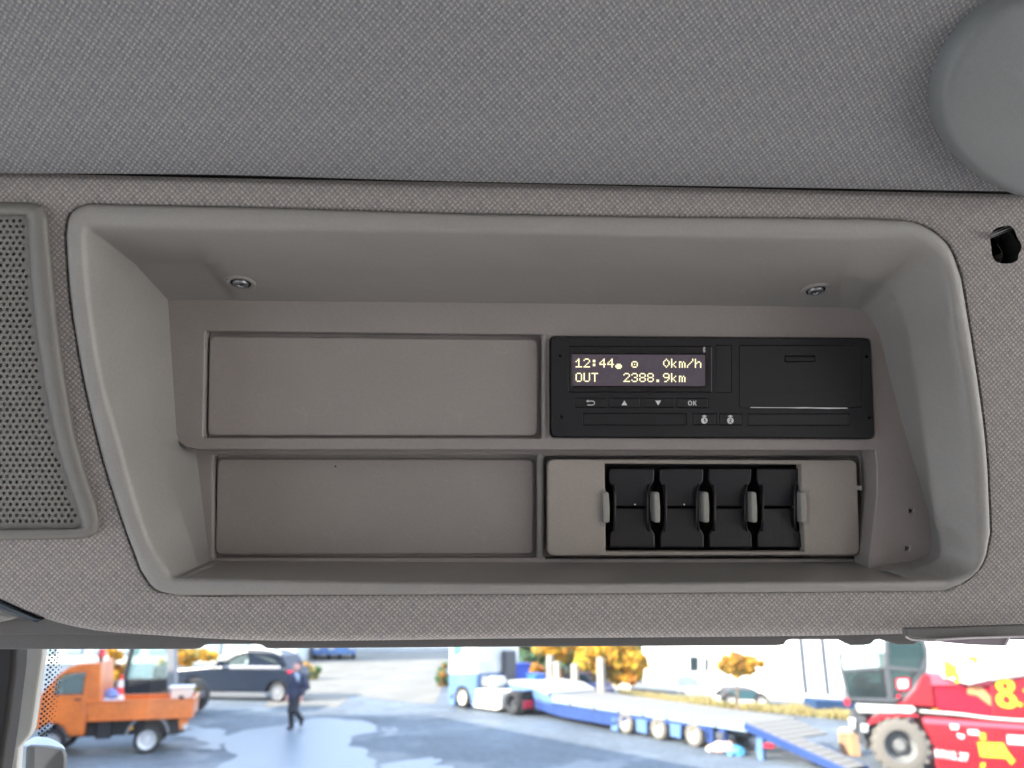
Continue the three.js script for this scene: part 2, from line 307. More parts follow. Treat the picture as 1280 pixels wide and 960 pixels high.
  const st = new THREE.DataTexture(px, W_ * S, H_ * S); st.magFilter = THREE.LinearFilter; st.colorSpace = THREE.SRGBColorSpace; st.needsUpdate = true;
  const sm = mat([0.02, 0.02, 0.025], 0.25, { emissive: 0xffffff, emissiveMap: st, emissiveIntensity: 0.30 });
  const c = [L(716, 443, 0.003), L(881.6, 443.5, 0.003), L(881.6, 482.7, 0.003), L(716, 482.2, 0.003)];
  const sg = new THREE.BufferGeometry(); sg.setAttribute('position', new THREE.Float32BufferAttribute(c.flatMap(p => [p.x, p.y, p.z]), 3));
  sg.setAttribute('uv', new THREE.Float32BufferAttribute([0, 1, 1, 1, 1, 0, 0, 0], 2)); sg.setIndex([0, 2, 1, 0, 3, 2]); sg.computeVertexNormals();
  ipart('screen', sg, sm, bz, tacho, false);
  // wireless mark above the screen
  const bt = [], P = (x, y) => L(x, y, Z + 0.0001);
  for (const [a, b] of [[[880, 433.5], [880, 440.5]], [[880, 433.5], [881.8, 435.3]], [[881.8, 435.3], [878.4, 438.8]], [[880, 440.5], [881.8, 438.7]], [[881.8, 438.7], [878.4, 435.2]]]) bt.push(bar(P(...a), P(...b), 0.00028));
  ipart('wireless_mark', bt, M.print, bz, tacho);
  ipart('flap_panel', plate(q4(...panes.small, Z - 0.0003, 0.0005), Z - 0.0003, 0.003, 0.0003), M.black2, tacho);
  const door = sub('printer_door', tacho);
  ipart('door_panel', plate(q4(...panes.door, Z - 0.0002, 0.0012), Z - 0.0002, 0.003, 0.0004, [q4(981, 444.5, 1019, 452, Z, 0.0005)]), M.black2, door, tacho);
  ipart('latch', plate(q4(981.6, 446, 1018.4, 451.6, Z - 0.0006, 0.0005), Z - 0.0006, 0.002, 0.0003), M.black2, door, tacho);
  ipart('ridge', plate(q4(928, 490, 1073, 491, Z, 0.0002), Z + 0.00005, 0.0003), M.black2, door, tacho);
  ipart('paper_edge', plate(Lp([[938, 508.9], [985, 509.2], [1005, 509.0], [1024, 509.4], [1058, 509.6], [1060, 510.9], [1035, 511.3], [1012, 510.4], [1000, 510.6], [985, 510.1], [938, 509.9]], Z), Z + 0.0004, 0.0004), M.paper, tacho);
  btn.forEach((b, k) => {
    const o = sub('button', tacho); ipart('key', plate(q4(...b, Z - 0.0001, 0.0006), Z + 0.0002, 0.003, 0.0004), M.black2, o, tacho);
    const cx = (b[0] + b[2]) / 2, cy = (b[1] + b[3]) / 2, z = Z + 0.0003, p = (x, y) => L(cx + x, cy + y, z);
    let g;
    if (k === 0) g = [tube([p(-3.2, -2.2), p(2.6, -2.2), p(4.6, -0.9), p(4.6, 0.9), p(2.6, 2.4), p(-4.4, 2.4)], 0.0003, 20, 5), plate([p(-3, -4.2), p(-3, -0.4), p(-6, -2.2)], z, 0.0002)];
    else if (k === 1) g = plate([p(0, -3.2), p(3.7, 3), p(-3.7, 3)], z, 0.0002);
    else if (k === 2) g = plate([p(-3.7, -3), p(3.7, -3), p(0, 3.2)], z, 0.0002);
    else g = text('OK', 0.0028, 0.0002, p(0, 0).x, p(0, 0).y, z - 0.0002);
    ipart('symbol', g, M.print, o, tacho);
  });
  slots.forEach(b => ipart('card_slot', plate(q4(...b, Z - 0.0005, 0.0005), Z - 0.0005, 0.003, 0.0003), M.black2, tacho));
  cbt.forEach((b, k) => {
    const o = sub('card_button', tacho); ipart('key', plate(q4(...b, Z - 0.0001, 0.0006), Z + 0.0001, 0.003, 0.0004), M.black2, o, tacho);
    const cx = (b[0] + b[2]) / 2, cy = (b[1] + b[3]) / 2 + 0.6, z = Z + 0.0003;
    const disc = Array.from({ length: 16 }, (_, i) => L(cx + 4.1 * Math.cos(i / 16 * 6.2832), cy + 0.8 + 4.1 * Math.sin(i / 16 * 6.2832), z));
    ipart('symbol', [plate(disc, z, 0.0002), plate(q4(cx - 1.2, cy - 6, cx + 1.2, cy - 3.4, z, 0.0002), z, 0.0002), plate(q4(cx - 3, cy - 5.2, cx + 3, cy - 4.2, z, 0.0001), z, 0.0002)], M.print, o, tacho);
    const n = L(cx, cy + 0.8, z); ipart('numeral', text(String(k + 1), 0.0022, 0.0002, n.x, n.y, z), M.dark, o, tacho);
  });
}
// ---- coin holder with four pairs of sprung flaps
const coin = inside('coin_holder', 'beige coin holder plate with black flaps and grey tabs below the tachograph', 'coin holder', L(880, 634, -0.012));
{
  const Z = -0.0115, zb = -0.032;
  const op = roundPts(Lp([[756, 579.5], [1001.5, 580.5], [1006, 689.5], [757.5, 689.5]], Z), 0.0006);
  ipart('faceplate', plate(roundPts(Lp([[684.5, 574], [1071, 575], [1075.5, 694.3], [684.5, 694.8]], Z), 0.0045), Z, 0.008, 0.0010, [op], 3), M.plateBeige, coin);
  ipart('recess', [plate(q4(750, 574, 1012, 695, zb, 0.0005), zb, 0.002), ...[[756.5, 579, 1003, 581.5], [757, 688.5, 1007, 690.5]].map(b => plate(q4(...b, -0.0175, 0.0002), -0.0185, 0.013)), plate(q4(753.5, 579, 757.5, 690, -0.0175, 0.0002), -0.0185, 0.013), plate(q4(1003, 579, 1010, 690, -0.0175, 0.0002), -0.0185, 0.013)], M.dark, coin);
  const X = [757.5, 821, 882.5, 942.5, 1004.5];
  for (let k = 0; k < 4; k++) for (const s of [-1, 1]) {
    const x0 = X[k], x1 = X[k + 1], zf = -0.0165, ym = 634.6, far = s < 0 ? 586 : 684.5, n0 = s < 0 ? 602 : 668, n1 = s < 0 ? 610 : 660;
    const dx = s < 0 ? 0 : 0.8, pts = [[x0 + 4 + dx, far], [x1 - 3 + dx, far], [x1 - 3 + dx, n0], [x1 - 8 + dx, n1], [x1 - 9.5 + dx, ym + s * 0.8], [x0 + 10 + dx, ym + s * 0.8], [x0 + 9 + dx, n1], [x0 + 4 + dx, n0]];
    let pp = Lp(pts, zf); if (s > 0) pp = pp.reverse();
    const g = plate(roundPts(pp, 0.0012, 3), zf, 0.003, 0.0008, [], 2);
    const hinge = L((x0 + x1) / 2, far, zf); g.translate(0, -hinge.y, -zf); g.rotateX(s < 0 ? 0.10 : -0.07); g.translate(0, hinge.y, zf);
    ipart('flap', g, M.flap, coin);
  }
  for (let k = 0; k < 4; k++) for (const sx of [0, 1]) {    // curved cheeks beside the tabs
    const x = sx ? X[k + 1] - 9.5 : X[k] + 9.5, a = [L(x, 606, -0.018), L(x + (sx ? -1.2 : 1.2), 616, -0.0148), L(x + (sx ? -1.4 : 1.4), 634, -0.0142), L(x + (sx ? -1.2 : 1.2), 653, -0.0148), L(x, 664, -0.018)];
    ipart('cheek', tube(a, 0.0009, 20, 7), M.flap, coin);
  }
  X.forEach((x, k) => {
    const w = k === 0 || k === 4 ? 4.2 : 3.9, sh = k === 4 ? 0.5 : k === 0 ? 0.5 : 0.4;
    const pts = roundPts(Lp([[x - w + sh, 615], [x + w - 0.6, 615], [x + w + 0.8, 634], [x + w + 0.6, 653.5], [x - w + 1.2, 653.5]], -0.0085), 0.0014, 4);
    ipart('tab', plate(pts, -0.0085, 0.016, 0.0012, [], 4), M.tab, coin);
  });
  for (const b of [[749.5, 611, 757, 658], [1004, 612, 1012, 656]]) ipart('tab_slot', plate(q4(...b, Z, 0.0012), Z + 0.00015, 0.0004), M.panel, coin);
  for (const [x, y] of [[793.5, 630.5], [855, 630.5]]) ipart('speck', plate(q4(x - 0.9, y - 0.9, x + 0.9, y + 0.9, -0.0135, 0.0002), -0.0128, 0.0003), M.paper, coin);
  ipart('scuff', [plate(Lp([[1050, 607], [1058, 606.4], [1066, 607.4], [1077, 607], [1077, 613], [1068, 612], [1064, 609.6]], Z), Z + 0.0004, 0.0004)], M.tab, coin);
}

// ---- woven headlining round the console
const fascia = inside('headlining', 'grey woven cloth headlining panel surrounding the overhead console', 'headlining', L(640, 770, 0.04));
{
  const zF = (x, y) => zRim(x, y) - 0.0020 + 0.002 * clamp((y - 745) / 50, 0, 1);
  const segE = [[[-260, 212], [0, 217], [260, 223.5], [640, 230.5], [1000, 238.5], [1520, 248]], [[1520, 248], [1530, 252], [1534, 262]], [[1534, 262], [1536, 500], [1530, 770]], [[1530, 770], [1528, 778], [1520, 782]], [[1520, 782], [1280, 787], [1000, 791.5], [640, 794.5], [330, 797], [190, 790], [110, 783], [45, 766], [0, 746], [-130, 690]], [[-130, 690], [-150, 680], [-170, 660]], [[-170, 660], [-260, 440], [-268, 230]], [[-268, 230], [-268, 222], [-260, 212]]];
  const D0 = loopL(grow(segD, -3), (x, y) => zF(x, y) - 0.003), D1 = loopL(grow(segD, 0.5), (x, y) => zF(x, y));
  const E = loopL(segE, zF), down = (dy, dz) => loopPx(segE).map(p => { const s = clamp((p.y - 505) / 200, -1, 1); return L(p.x, p.y + (s > 0 ? dy : -0.3 * dy) * Math.abs(s), zF(p.x, p.y) + dz); });
  const back = loopPx(segE).map(p => L(p.x, p.y - 3 * clamp((p.y - 505) / 200, -1, 1), zF(p.x, p.y) - 0.024));
  const Db = loopL(grow(segD, -3), (x, y) => zF(x, y) - 0.012);
  const loops = [D0, D1, mixLoop(D1, E, 0.2), mixLoop(D1, E, 0.5), mixLoop(D1, E, 0.8, 0.0004), mixLoop(D1, E, 0.93, 0), down(0.5, -0.002), down(2.4, -0.006), down(3.6, -0.012), down(3.2, -0.021), back, mixLoop(back, Db, 0.5, -0.004), Db];
  let g = loft(loops, true); uvPlanar(g);
  // the torn hole cut through the cloth at right
  const hp = [[1238, 290], [1243, 286], [1252, 283.5], [1260, 283], [1266, 288], [1271, 297], [1277, 304], [1279, 311], [1275, 318], [1276, 324], [1268, 328], [1258, 328.5], [1248, 327], [1242, 321], [1239, 310], [1236, 299]];
  const zh = zF(1257, 305), holePts = roundPts(Lp(hp, zh), 0.001, 2);
  const cut = plate(holePts, zh + 0.02, 0.06); uvPlanar(cut);
  const ba = new Brush(mergeVertices(g)), bb = new Brush(cut); ba.updateMatrixWorld(); bb.updateMatrixWorld();
  const ev = new Evaluator(); ev.attributes = ['position', 'normal', 'uv']; ev.useGroups = false;
  let res; try { res = ev.evaluate(ba, bb, SUBTRACTION).geometry; if (res.attributes.position.count < 5000) throw 0; } catch (e) { console.log('csg failed', e); res = g; }
  const gg = new THREE.BufferGeometry(); for (const k of ['position', 'normal', 'uv']) gg.setAttribute(k, res.attributes[k]); if (res.index) gg.setIndex(res.index);
  ipart('cloth', gg, M.cloth, fascia, fascia, false);
  const hole = sub('torn_hole', fascia);
  const lining = [], ring = holePts.map(p => V3(p.x, p.y, zh - 0.002)), ctr = L(1257, 305, zh);
  const sc = (k, dz) => ring.map(p => V3(ctr.x + (p.x - ctr.x) * k, ctr.y + (p.y - ctr.y) * k, p.z + dz));
  ipart('hole_lining', loft([sc(1.03, 0), sc(1.06, -0.012), sc(1.1, -0.03), sc(0.02, -0.032)]), M.dark, hole, fascia);
  ipart('cable', [tube([L(1240, 292, zh - 0.016), L(1246, 296, zh - 0.012), L(1250, 306, zh - 0.016), L(1254, 322, zh - 0.022)], 0.0011, 16, 6), tube([L(1262, 286, zh - 0.02), L(1264, 302, zh - 0.012), L(1262, 312, zh - 0.012), L(1257, 326, zh - 0.02)], 0.0010, 16, 6)], mat([0.05, 0.04, 0.04], 0.5), hole, fascia);
}
// ---- speaker grille at left
const spk = inside('speaker_grille', 'grey perforated speaker grille with a raised frame at the left of the console', 'speaker grille', L(0, 460, 0.07));
{
  const zG = (y) => lerp(0.0815, 0.047, clamp((y - 255) / 420, 0, 1)) - 0.0005;
  const out = [[-160, 251], [40, 253], [54, 257], [61, 272], [64, 310], [68, 350], [73, 405], [82, 470], [95, 545], [110, 597], [122, 632], [126, 652], [123, 665], [112, 672], [90, 674], [-160, 679]];
  const inn = [[-160, 268], [20, 269], [32, 269.5], [35, 275], [37, 310], [40, 363], [47, 422], [56, 480], [68, 540], [78, 578], [92, 620], [102, 652], [102, 658], [96, 660], [80, 660.5], [-160, 662]];
  const lp = (P, k, dz) => P.map(([x, y]) => L(lerp(x, x + (x > 0 ? 1 : 0) * k, 1), y + (y > 460 ? k : -k) * 0.7, zG(y) + dz));
  const dense = (P) => { const c = new THREE.CatmullRomCurve3(P.map(p => V3(p[0], p[1], 0)), true, 'centripetal', 0.5); return Array.from({ length: 160 }, (_, i) => { const q = P.length, t = i / 160 * q, a = Math.floor(t), u = t - a, s = P[a % q], e = P[(a + 1) % q]; return [lerp(s[0], e[0], u), lerp(s[1], e[1], u)]; }); };
  const o = dense(out), n = dense(inn), mid = o.map((p, i) => [lerp(p[0], n[i][0], 0.5), lerp(p[1], n[i][1], 0.5)]);
  ipart('frame', loft([lp(n, 0, 0.0006), lp(n, 1, 0.0032), lp(n.map((p, i) => [lerp(p[0], o[i][0], 0.2), lerp(p[1], o[i][1], 0.2)]), 0, 0.0042), lp(mid, 0, 0.0046), lp(n.map((p, i) => [lerp(p[0], o[i][0], 0.8), lerp(p[1], o[i][1], 0.8)]), 0, 0.0036), lp(o, -0.6, 0.0016), lp(o, 0.6, -0.008)]), M.grille, spk);
  const inPoly = (x, y) => { let c = false; for (let i = 0, j = inn.length - 1; i < inn.length; j = i++) { const [xi, yi] = inn[i], [xj, yj] = inn[j]; if ((yi > y) !== (yj > y) && x < (xj - xi) * (y - yi) / (yj - yi) + xi) c = !c; } return c; };
  // the perforated sheet lies in one sloping plane: built flat, then tipped onto it
  const holes = []; let row = 0;
  for (let y = 276; y < 656; y += 6.95, row++) for (let x = -56 + (row & 1 ? 4.05 : 0); x < 104; x += 8.1) if (inPoly(x + 5.5, y) && inPoly(x - 4, y - 4) && inPoly(x, y + 4)) holes.push(Array.from({ length: 8 }, (_, k) => { const a = k / 8 * 6.2832; return V3(x + 2.45 * Math.cos(a), -(y + 2.3 * Math.sin(a)), 0); }).reverse());
  const flat = new THREE.ExtrudeGeometry(shapeOf(inn.map(p => [p[0] < 0 ? -70 : p[0], -p[1]]).reverse(), holes), { depth: 1, bevelEnabled: false });
  const p = flat.attributes.position; for (let i = 0; i < p.count; i++) { const y = -p.getY(i), q = L(p.getX(i), y, zG(y) + 0.0003); p.setXYZ(i, q.x, q.y, q.z - (1 - p.getZ(i)) * 0.0012); }
  flat.computeVertexNormals();
  ipart('perforated_sheet', flat, M.grille, spk);
  ipart('backing', loft([lp(n, 2, -0.003), lp(n.map(([x, y]) => [lerp(x, -40, 0.98), lerp(y, 460, 0.98)]), 0, -0.006)]), M.dark, spk);
}
// ---- ceiling above the seam
const seamZ = (x) => 0.0885 - 0.013 * clamp((x - 640) / 600, 0, 1.6);
{
  const ceil = inside('ceiling', 'grey woven cloth ceiling sloping up above the console', 'ceiling', L(640, 150, 0.09), null, 'structure');
  const rows = 28, cols = 60, pos = [], uv = [], idx = [];
  for (let j = 0; j <= rows; j++) for (let i = 0; i <= cols; i++) {
    const px = lerp(-330, 1620, i / cols), s = L(px, 216.0 + px * 0.0178 - 0.9 - 3.4 * Math.exp(-(((px - 260) / 210) ** 2)), seamZ(px) + 0.006), t = Math.max(0, j - 1) / (rows - 1);
    // bulges a little at the seam then runs up and back over the driver
    const run = 0.55 * t, yy = s.y + 0.72 * run + 0.004 * Math.min(1, run / 0.03) - 0.18 * run * run, zz = s.z + 0.80 * run - 0.002;
    const sag = -0.004 * Math.cos((px - 640) / 500) * Math.min(1, run / 0.05);
    if (j === 0) pos.push(s.x, s.y + 0.010, s.z - 0.012); else pos.push(s.x, yy - sag * 0.4 - 0.004 * Math.min(1, run / 0.03), zz);
    uv.push(s.x, (j ? run : -0.012) + s.y * 0.2 + 0.3);
  }
  for (let j = 0; j < rows; j++) for (let i = 0; i < cols; i++) { const a = j * (cols + 1) + i, b = a + 1, c = a + cols + 1, d = c + 1; idx.push(a, b, d, a, d, c); }
  const g = new THREE.BufferGeometry(); g.setAttribute('position', new THREE.Float32BufferAttribute(pos, 3)); g.setAttribute('uv', new THREE.Float32BufferAttribute(uv, 2)); g.setIndex(idx); g.computeVertexNormals();
  ipart('cloth', g, M.ceilingCloth, ceil, ceil, false);
  ipart('seam_backing', plate(Lp([[-330, 190], [1620, 220], [1620, 262], [-330, 228]], 0.07), 0.062, 0.002), M.dark, ceil);
}
// ---- rounded plastic housing on the ceiling
{
  const N = V3(0, -0.80, 0.72).normalize(), S0 = L(1240, 238, seamZ(1240) + 0.006).addScaledVector(N, 0.0005);
  const hit = (px, py) => { const d = ray(px, py).transformDirection(FI), t = S0.clone().sub(eyeL).dot(N) / d.dot(N); return eyeL.clone().addScaledVector(d, t); };
  const c = hit(1289, 114), o = inside('ceiling_housing', 'smooth rounded grey plastic housing on the ceiling at the upper right', 'housing', c);
  const ring = (k, h) => Array.from({ length: 96 }, (_, i) => { const a = -i / 96 * 6.2832, e = 1 + 0.02 * Math.cos(4 * a + 0.6); const p = hit(1289 + 127 * e * Math.cos(a), 114 + 127 * e * Math.sin(a)); return p.sub(c).multiplyScalar(k).add(c).addScaledVector(N, h); });
  const g = loft([ring(1.0, -0.006), ring(1.0, 0.0016), ring(0.985, 0.0050), ring(0.955, 0.0082), ring(0.93, 0.0096), ring(0.90, 0.0104), ring(0.85, 0.0112), ring(0.7, 0.0126), ring(0.5, 0.0137), ring(0.2, 0.0145), ring(0.002, 0.0146)]);
  ipart('shell', g, M.lamp, o);
}

// ---- trim over the windscreen, with its stepped lower edge
{
  const z = 0.018, o = inside('windscreen_trim', 'dark grey plastic trim with stepped lower edge above the windscreen', 'trim', L(640, 806, z));
  const low = [[-120, 812.3], [240, 812], [249, 811], [256, 806.5], [262, 805.8], [320, 805.6], [327, 806.6], [332, 810.5], [338, 811.2], [640, 809], [970, 807.4], [980, 806.4], [984, 801], [990, 799.6], [1048, 799.8], [1056, 803.5], [1064, 807.2], [1080, 807.0], [1089, 805.5], [1094, 800.5], [1100, 799.4], [1112, 803], [1122, 806.4], [1143, 806.4], [1150, 802], [1200, 800], [1400, 800]];
  const hi = [[1400, 760], [-120, 735]];
  ipart('trim_strip', plate(Lp([...low, ...hi], z), z, 0.030, 0.0012, [], 3), M.trim, o);
  ipart('trim_lip', plate(Lp([[-120, 794], [240, 794], [330, 800], [640, 798], [1400, 790], [1400, 770], [-120, 770]], z + 0.004), z + 0.004, 0.006, 0.001), M.trim, o);
}
// ---- clear plastic edge hanging at the lower right
{
  const z = 0.045, o = inside('visor_edge', 'clear pinkish plastic visor edge hanging below the headlining at lower right', 'visor', L(1200, 800, z));
  const pinkish = new THREE.MeshPhysicalMaterial({ color: new THREE.Color(0.30, 0.26, 0.28), roughness: 0.25, transmission: 0.25, thickness: 0, ior: 1.49 });
  ipart('clear_sheet', plate(roundPts(Lp([[1158, 800.2], [1200, 798.5], [1261, 797.2], [1256, 807.2], [1215, 806.0], [1178, 802.6]], z), 0.001), z, 0.0016, 0.0003), pinkish, o);
  ipart('visor_rail', [tube([L(1132, 795.6, z - 0.002), L(1138, 799, z - 0.002), L(1160, 800.4, z - 0.001), L(1200, 798, z + 0.001), L(1290, 795.5, z + 0.001)], 0.0006, 40, 6), tube([L(1261.5, 797, z + 0.001), L(1256.5, 807, z + 0.001)], 0.0005, 6, 6)], mat([0.6, 0.55, 0.58], 0.3), o);
  ipart('visor_body', plate(Lp([[1132, 795.5], [1160, 799.5], [1290, 795], [1330, 792], [1330, 780], [1132, 786]], z - 0.003), z - 0.003, 0.004, 0.001), M.trim, o);
}
// ---- corner clip at far left
{
  const z = 0.036, o = inside('corner_trim', 'dark blue glossy trim strip at the lower left corner of the headlining', 'trim', L(10, 765, z));
  ipart('dark_strip', plate(roundPts(Lp([[-40, 738], [0, 753], [30, 769], [50, 776.5], [42, 778], [20, 771], [-40, 750]], z), 0.001), z, 0.006, 0.001), mat([0.03, 0.045, 0.06], 0.2), o);
  ipart('grey_pad', plate(roundPts(Lp([[-60, 752], [0, 760], [26, 771], [12, 775], [-60, 790]], z - 0.008), 0.001), z - 0.006, 0.008, 0.001), M.tray, o);
}
// ---- windscreen glass with its dotted black edge, and the pillar at left
const zW = -0.16;
{
  const o = inside('windscreen', 'windscreen glass with a dotted black border at the left edge', 'windscreen', L(640, 900, zW));
  ipart('glass_pane', plate(Lp([[-400, 780], [1900, 770], [1900, 1600], [-500, 1600]], zW), zW, 0.0001), M.glass, o);
  const dots = [];
  for (let r = 0; r < 19; r++) for (let k = 0; k < 6; k++) {
    const y = 813 + r * 6.1 + (k & 1 ? 3.05 : 0), x = lerp(62.8, 47.5, (y - 812) / 112) + k * 3.4, rr = [1.5, 1.45, 1.3, 1.1, 0.85, 0.6][k];
    if (y < 921) dots.push(plate(Array.from({ length: 8 }, (_, i) => L(x + rr * Math.cos(i / 8 * 6.2832), y + rr * Math.sin(i / 8 * 6.2832), zW + 0.0012)).reverse(), zW + 0.0012, 0.0004));
  }
  const d = ipart('dotted_border', dots, M.dark, o); d.userData.kind = 'stuff';
  const p = inside('windscreen_pillar', 'dark windscreen pillar trim with pale outer edge at the lower left', 'pillar', L(20, 900, -0.05));
  ipart('inner_trim', plate(roundPts(Lp([[-300, 790], [38, 790], [36, 830], [27, 900], [17, 965], [0, 1080], [-300, 1080]], -0.065), 0.003), -0.05, 0.015, 0.003, [], 3), M.pillar, p);
  ipart('outer_edge', plate(Lp([[20, 795], [62.5, 795], [60.5, 815], [53, 868], [47, 908], [44, 915], [31, 930], [28, 970], [15, 1080], [-60, 1080], [-40, 900]], zW + 0.004), zW + 0.012, 0.008, 0.002), M.paleTrim, p);
  const m = inside('wing_mirror', 'black mirror head with a pale blue rim at the bottom left corner', 'mirror', L(56, 945, -0.2));
  const rim = roundPts(Lp([[30, 931], [46, 918], [66, 921], [83, 931], [85.5, 945], [82, 985], [28, 985]], -0.225), 0.004);
  ipart('housing', plate(rim, -0.2, 0.025, 0.004, [], 3), mat([0.45, 0.52, 0.58], 0.35), m);
  ipart('mirror_face', plate(roundPts(Lp([[33, 932], [60, 933.5], [78, 937], [81, 946], [79, 990], [31, 990]], -0.198), 0.003), -0.197, 0.005, 0.001), mat([0.05, 0.052, 0.05], 0.4), m);
}
// ---- the rest of the cab: roof, back, doors with windows, dashboard, floor
{
  const S = (name, label, geos, m) => { const o = part(numbered(name), geos, m, scene); tag(o, label, 'cab', null, 'structure'); return o; };
  S('cab_roof', 'roof of the truck cab', box(-0.9, 1.9, 3.80, 3.86, -0.66, 1.5), M.cab);
  S('cab_back_wall', 'back wall of the truck cab behind the seats', [box(-0.9, 1.9, 1.7, 3.797, 1.44, 1.5)], M.cab);
  S('cab_front_panel', 'front panel of the cab above the windscreen', box(-0.9, 1.9, 3.255, 3.797, -0.68, -0.64), M.cab);
  for (const [x, n] of [[-0.9, 'left'], [1.86, 'right']])
    S('cab_side_' + n, 'door side of the truck cab with a window opening', n === 'left' ? [box(x, x + 0.04, 1.7, 2.5, -0.64, 1.438), box(x, x + 0.04, 3.4, 3.797, -0.64, 1.438), box(x, x + 0.04, 2.502, 3.398, 0.8, 1.438)] : [box(x, x + 0.04, 1.7, 2.4, -0.64, 1.438), box(x, x + 0.04, 3.72, 3.797, -0.64, 1.438), box(x, x + 0.04, 2.402, 3.718, 1.3, 1.438)], M.cab);
  S('cab_floor', 'floor of the truck cab', box(-0.9, 1.9, 1.6, 1.697, -0.9, 1.5), M.cabDark);
  S('dashboard', 'dashboard below the windscreen', box(-0.85, 1.85, 1.7, 2.42, -0.95, -0.5, 0.05), M.cabDark);
}

// ================================================================ THE YARD
const struct = (name, label, category, geos, m) => { const o = part(numbered(name), geos, m, scene); return tag(o, label, category, null, 'structure'); };
const dirt = dataTex(512, (u, v) => { const l = 0.92 + 0.22 * (fbm(u, v, 4, 61, 5) - 0.5) + 0.12 * (fbm(u, v, 32, 71, 3) - 0.5); return [l, l * 0.985, l * 0.96]; }, true, 1 / 1.7);
const paint = (c, rough = 0.35, o = {}) => { o = { map: dirt, ...o }; const m = new THREE.MeshPhysicalMaterial({ roughness: rough, clearcoat: 0.6, clearcoatRoughness: 0.15, ...o }); m.color.setRGB(...c); return m; };
// ---- ground
const asphaltMap = dataTex(1024, (u, v) => {
  const big = fbm(u, v, 5, 31, 5), fine = fbm(u, v, 128, 41, 3), streak = fbm(u * 1, v, 10, 51, 3);
  const l = 0.385 + 0.17 * (big - 0.5) + 0.12 * (fine - 0.5) + 0.08 * (streak - 0.5);
  return [l * 0.91, l, l * 1.06];
}, true);
const wet = dataTex(1024, (u, v) => { const b = fbm(u, v, 5, 31, 5), c = fbm(u, v, 9, 77, 4), w = clamp((c - 0.50) * 9, 0, 1); const r = lerp(0.9, 0.55, w); return [r, r, r]; }, false);
const M2 = {
  asphalt: mat([1, 1, 1], 1, { map: asphaltMap, roughnessMap: wet }),
  concrete: mat([0.235, 0.23, 0.205], 0.9, { map: dirt }),
  puddle: mat([0.15, 0.185, 0.215], 0.4),
  white: mat([0.75, 0.75, 0.73], 0.8), cream: mat([0.72, 0.68, 0.58], 0.8),
  orange: paint([0.86, 0.205, 0.022]), orangeDull: mat([0.72, 0.20, 0.04], 0.6),
  navy: mat([0.008, 0.016, 0.032], 0.32), red: paint([0.42, 0.008, 0.02], 0.35), redDark: mat([0.42, 0.004, 0.025], 0.6),
  blue: paint([0.03, 0.075, 0.26], 0.4), blueLight: paint([0.14, 0.27, 0.54], 0.4), truckWhite: paint([0.74, 0.78, 0.80], 0.35),
  blackPlastic: mat([0.02, 0.02, 0.022], 0.6), grey: mat([0.22, 0.23, 0.24], 0.55), greyDark: mat([0.07, 0.075, 0.08], 0.6),
  window: mat([0.03, 0.045, 0.05], 0.06, { metalness: 0.2 }),
  winClear: new THREE.MeshPhysicalMaterial({ color: new THREE.Color(0.80, 0.93, 0.90), roughness: 0.03, transmission: 0.92, thickness: 0, ior: 1.5 }),
  yellow: mat([0.80, 0.55, 0.03], 0.6), redLamp: paint([0.75, 0.02, 0.05], 0.25), whiteLamp: paint([0.8, 0.8, 0.78], 0.2), amber: paint([0.8, 0.35, 0.02], 0.3),
  timber: mat([0.20, 0.19, 0.165], 0.85), stake: mat([0.34, 0.30, 0.24], 0.8), bark: mat([0.22, 0.16, 0.11], 0.9), card: mat([0.42, 0.25, 0.14], 0.85),
};
{
  const g = new THREE.PlaneGeometry(400, 400, 1, 1); g.rotateX(-Math.PI / 2); g.translate(0, 0, -60); uvPlanar(g, x => x / 14, (x, y, z) => z / 14);
  struct('ground', 'dark damp asphalt of the yard', 'ground', g, M2.asphalt);
  const blob = (pts, y, n = 90, wob = 0.25, s = 3) => { const c = new THREE.CatmullRomCurve3(pts.map(p => ground(p[0], p[1], y)), true, 'centripetal'); return c.getSpacedPoints(n).slice(0, n).map((p, i) => { const w = wob * (fbm((i / n), 0.5, 16, s, 3) - 0.5); return new THREE.Vector2(p.x + w, -p.z + w * 0.8); }); };
  const flat = (pp, y) => { const q = new THREE.ShapeGeometry(new THREE.Shape(pp)); q.rotateX(-Math.PI / 2); q.translate(0, y, 0); return uvPlanar(q, x => x / 3, (x, yy, z) => z / 3); };
  struct('concrete_apron', 'pale sunlit concrete road leading away behind the person', 'road', flat([[362, 848], [395, 829], [300, 815], [560, 815], [560, 836], [545, 880], [520, 879], [440, 870], [420, 885], [330, 884]].map(p => { const q = ground(p[0], p[1]); return new THREE.Vector2(q.x, -q.z); }), 0.006), M2.concrete);
  struct('concrete_forecourt', 'pale concrete forecourt under the parked truck', 'ground', flat([[-7, -12], [12, -12], [12, 22], [-7, 22]].map(p => new THREE.Vector2(p[0], -p[1])), 0.005), mat([0.42, 0.40, 0.36], 0.9));
  const wets = [[[285, 962], [300, 915], [360, 906], [395, 898], [440, 900], [470, 906], [478, 914], [440, 922], [452, 940], [470, 962], [400, 990], [330, 990]], [[478, 912], [490, 909], [500, 915], [488, 920]], [[486, 955], [520, 950], [560, 956], [580, 972], [500, 975]], [[226, 905], [262, 912], [285, 930], [270, 938], [245, 922]]];
  wets.forEach((w, i) => struct('puddle', 'wet patch of asphalt reflecting the pale sky', 'puddle', flat(blob(w, 0, 120, 0.9, 5 + i), 0.010 + i * 0.0005), M2.puddle));
}
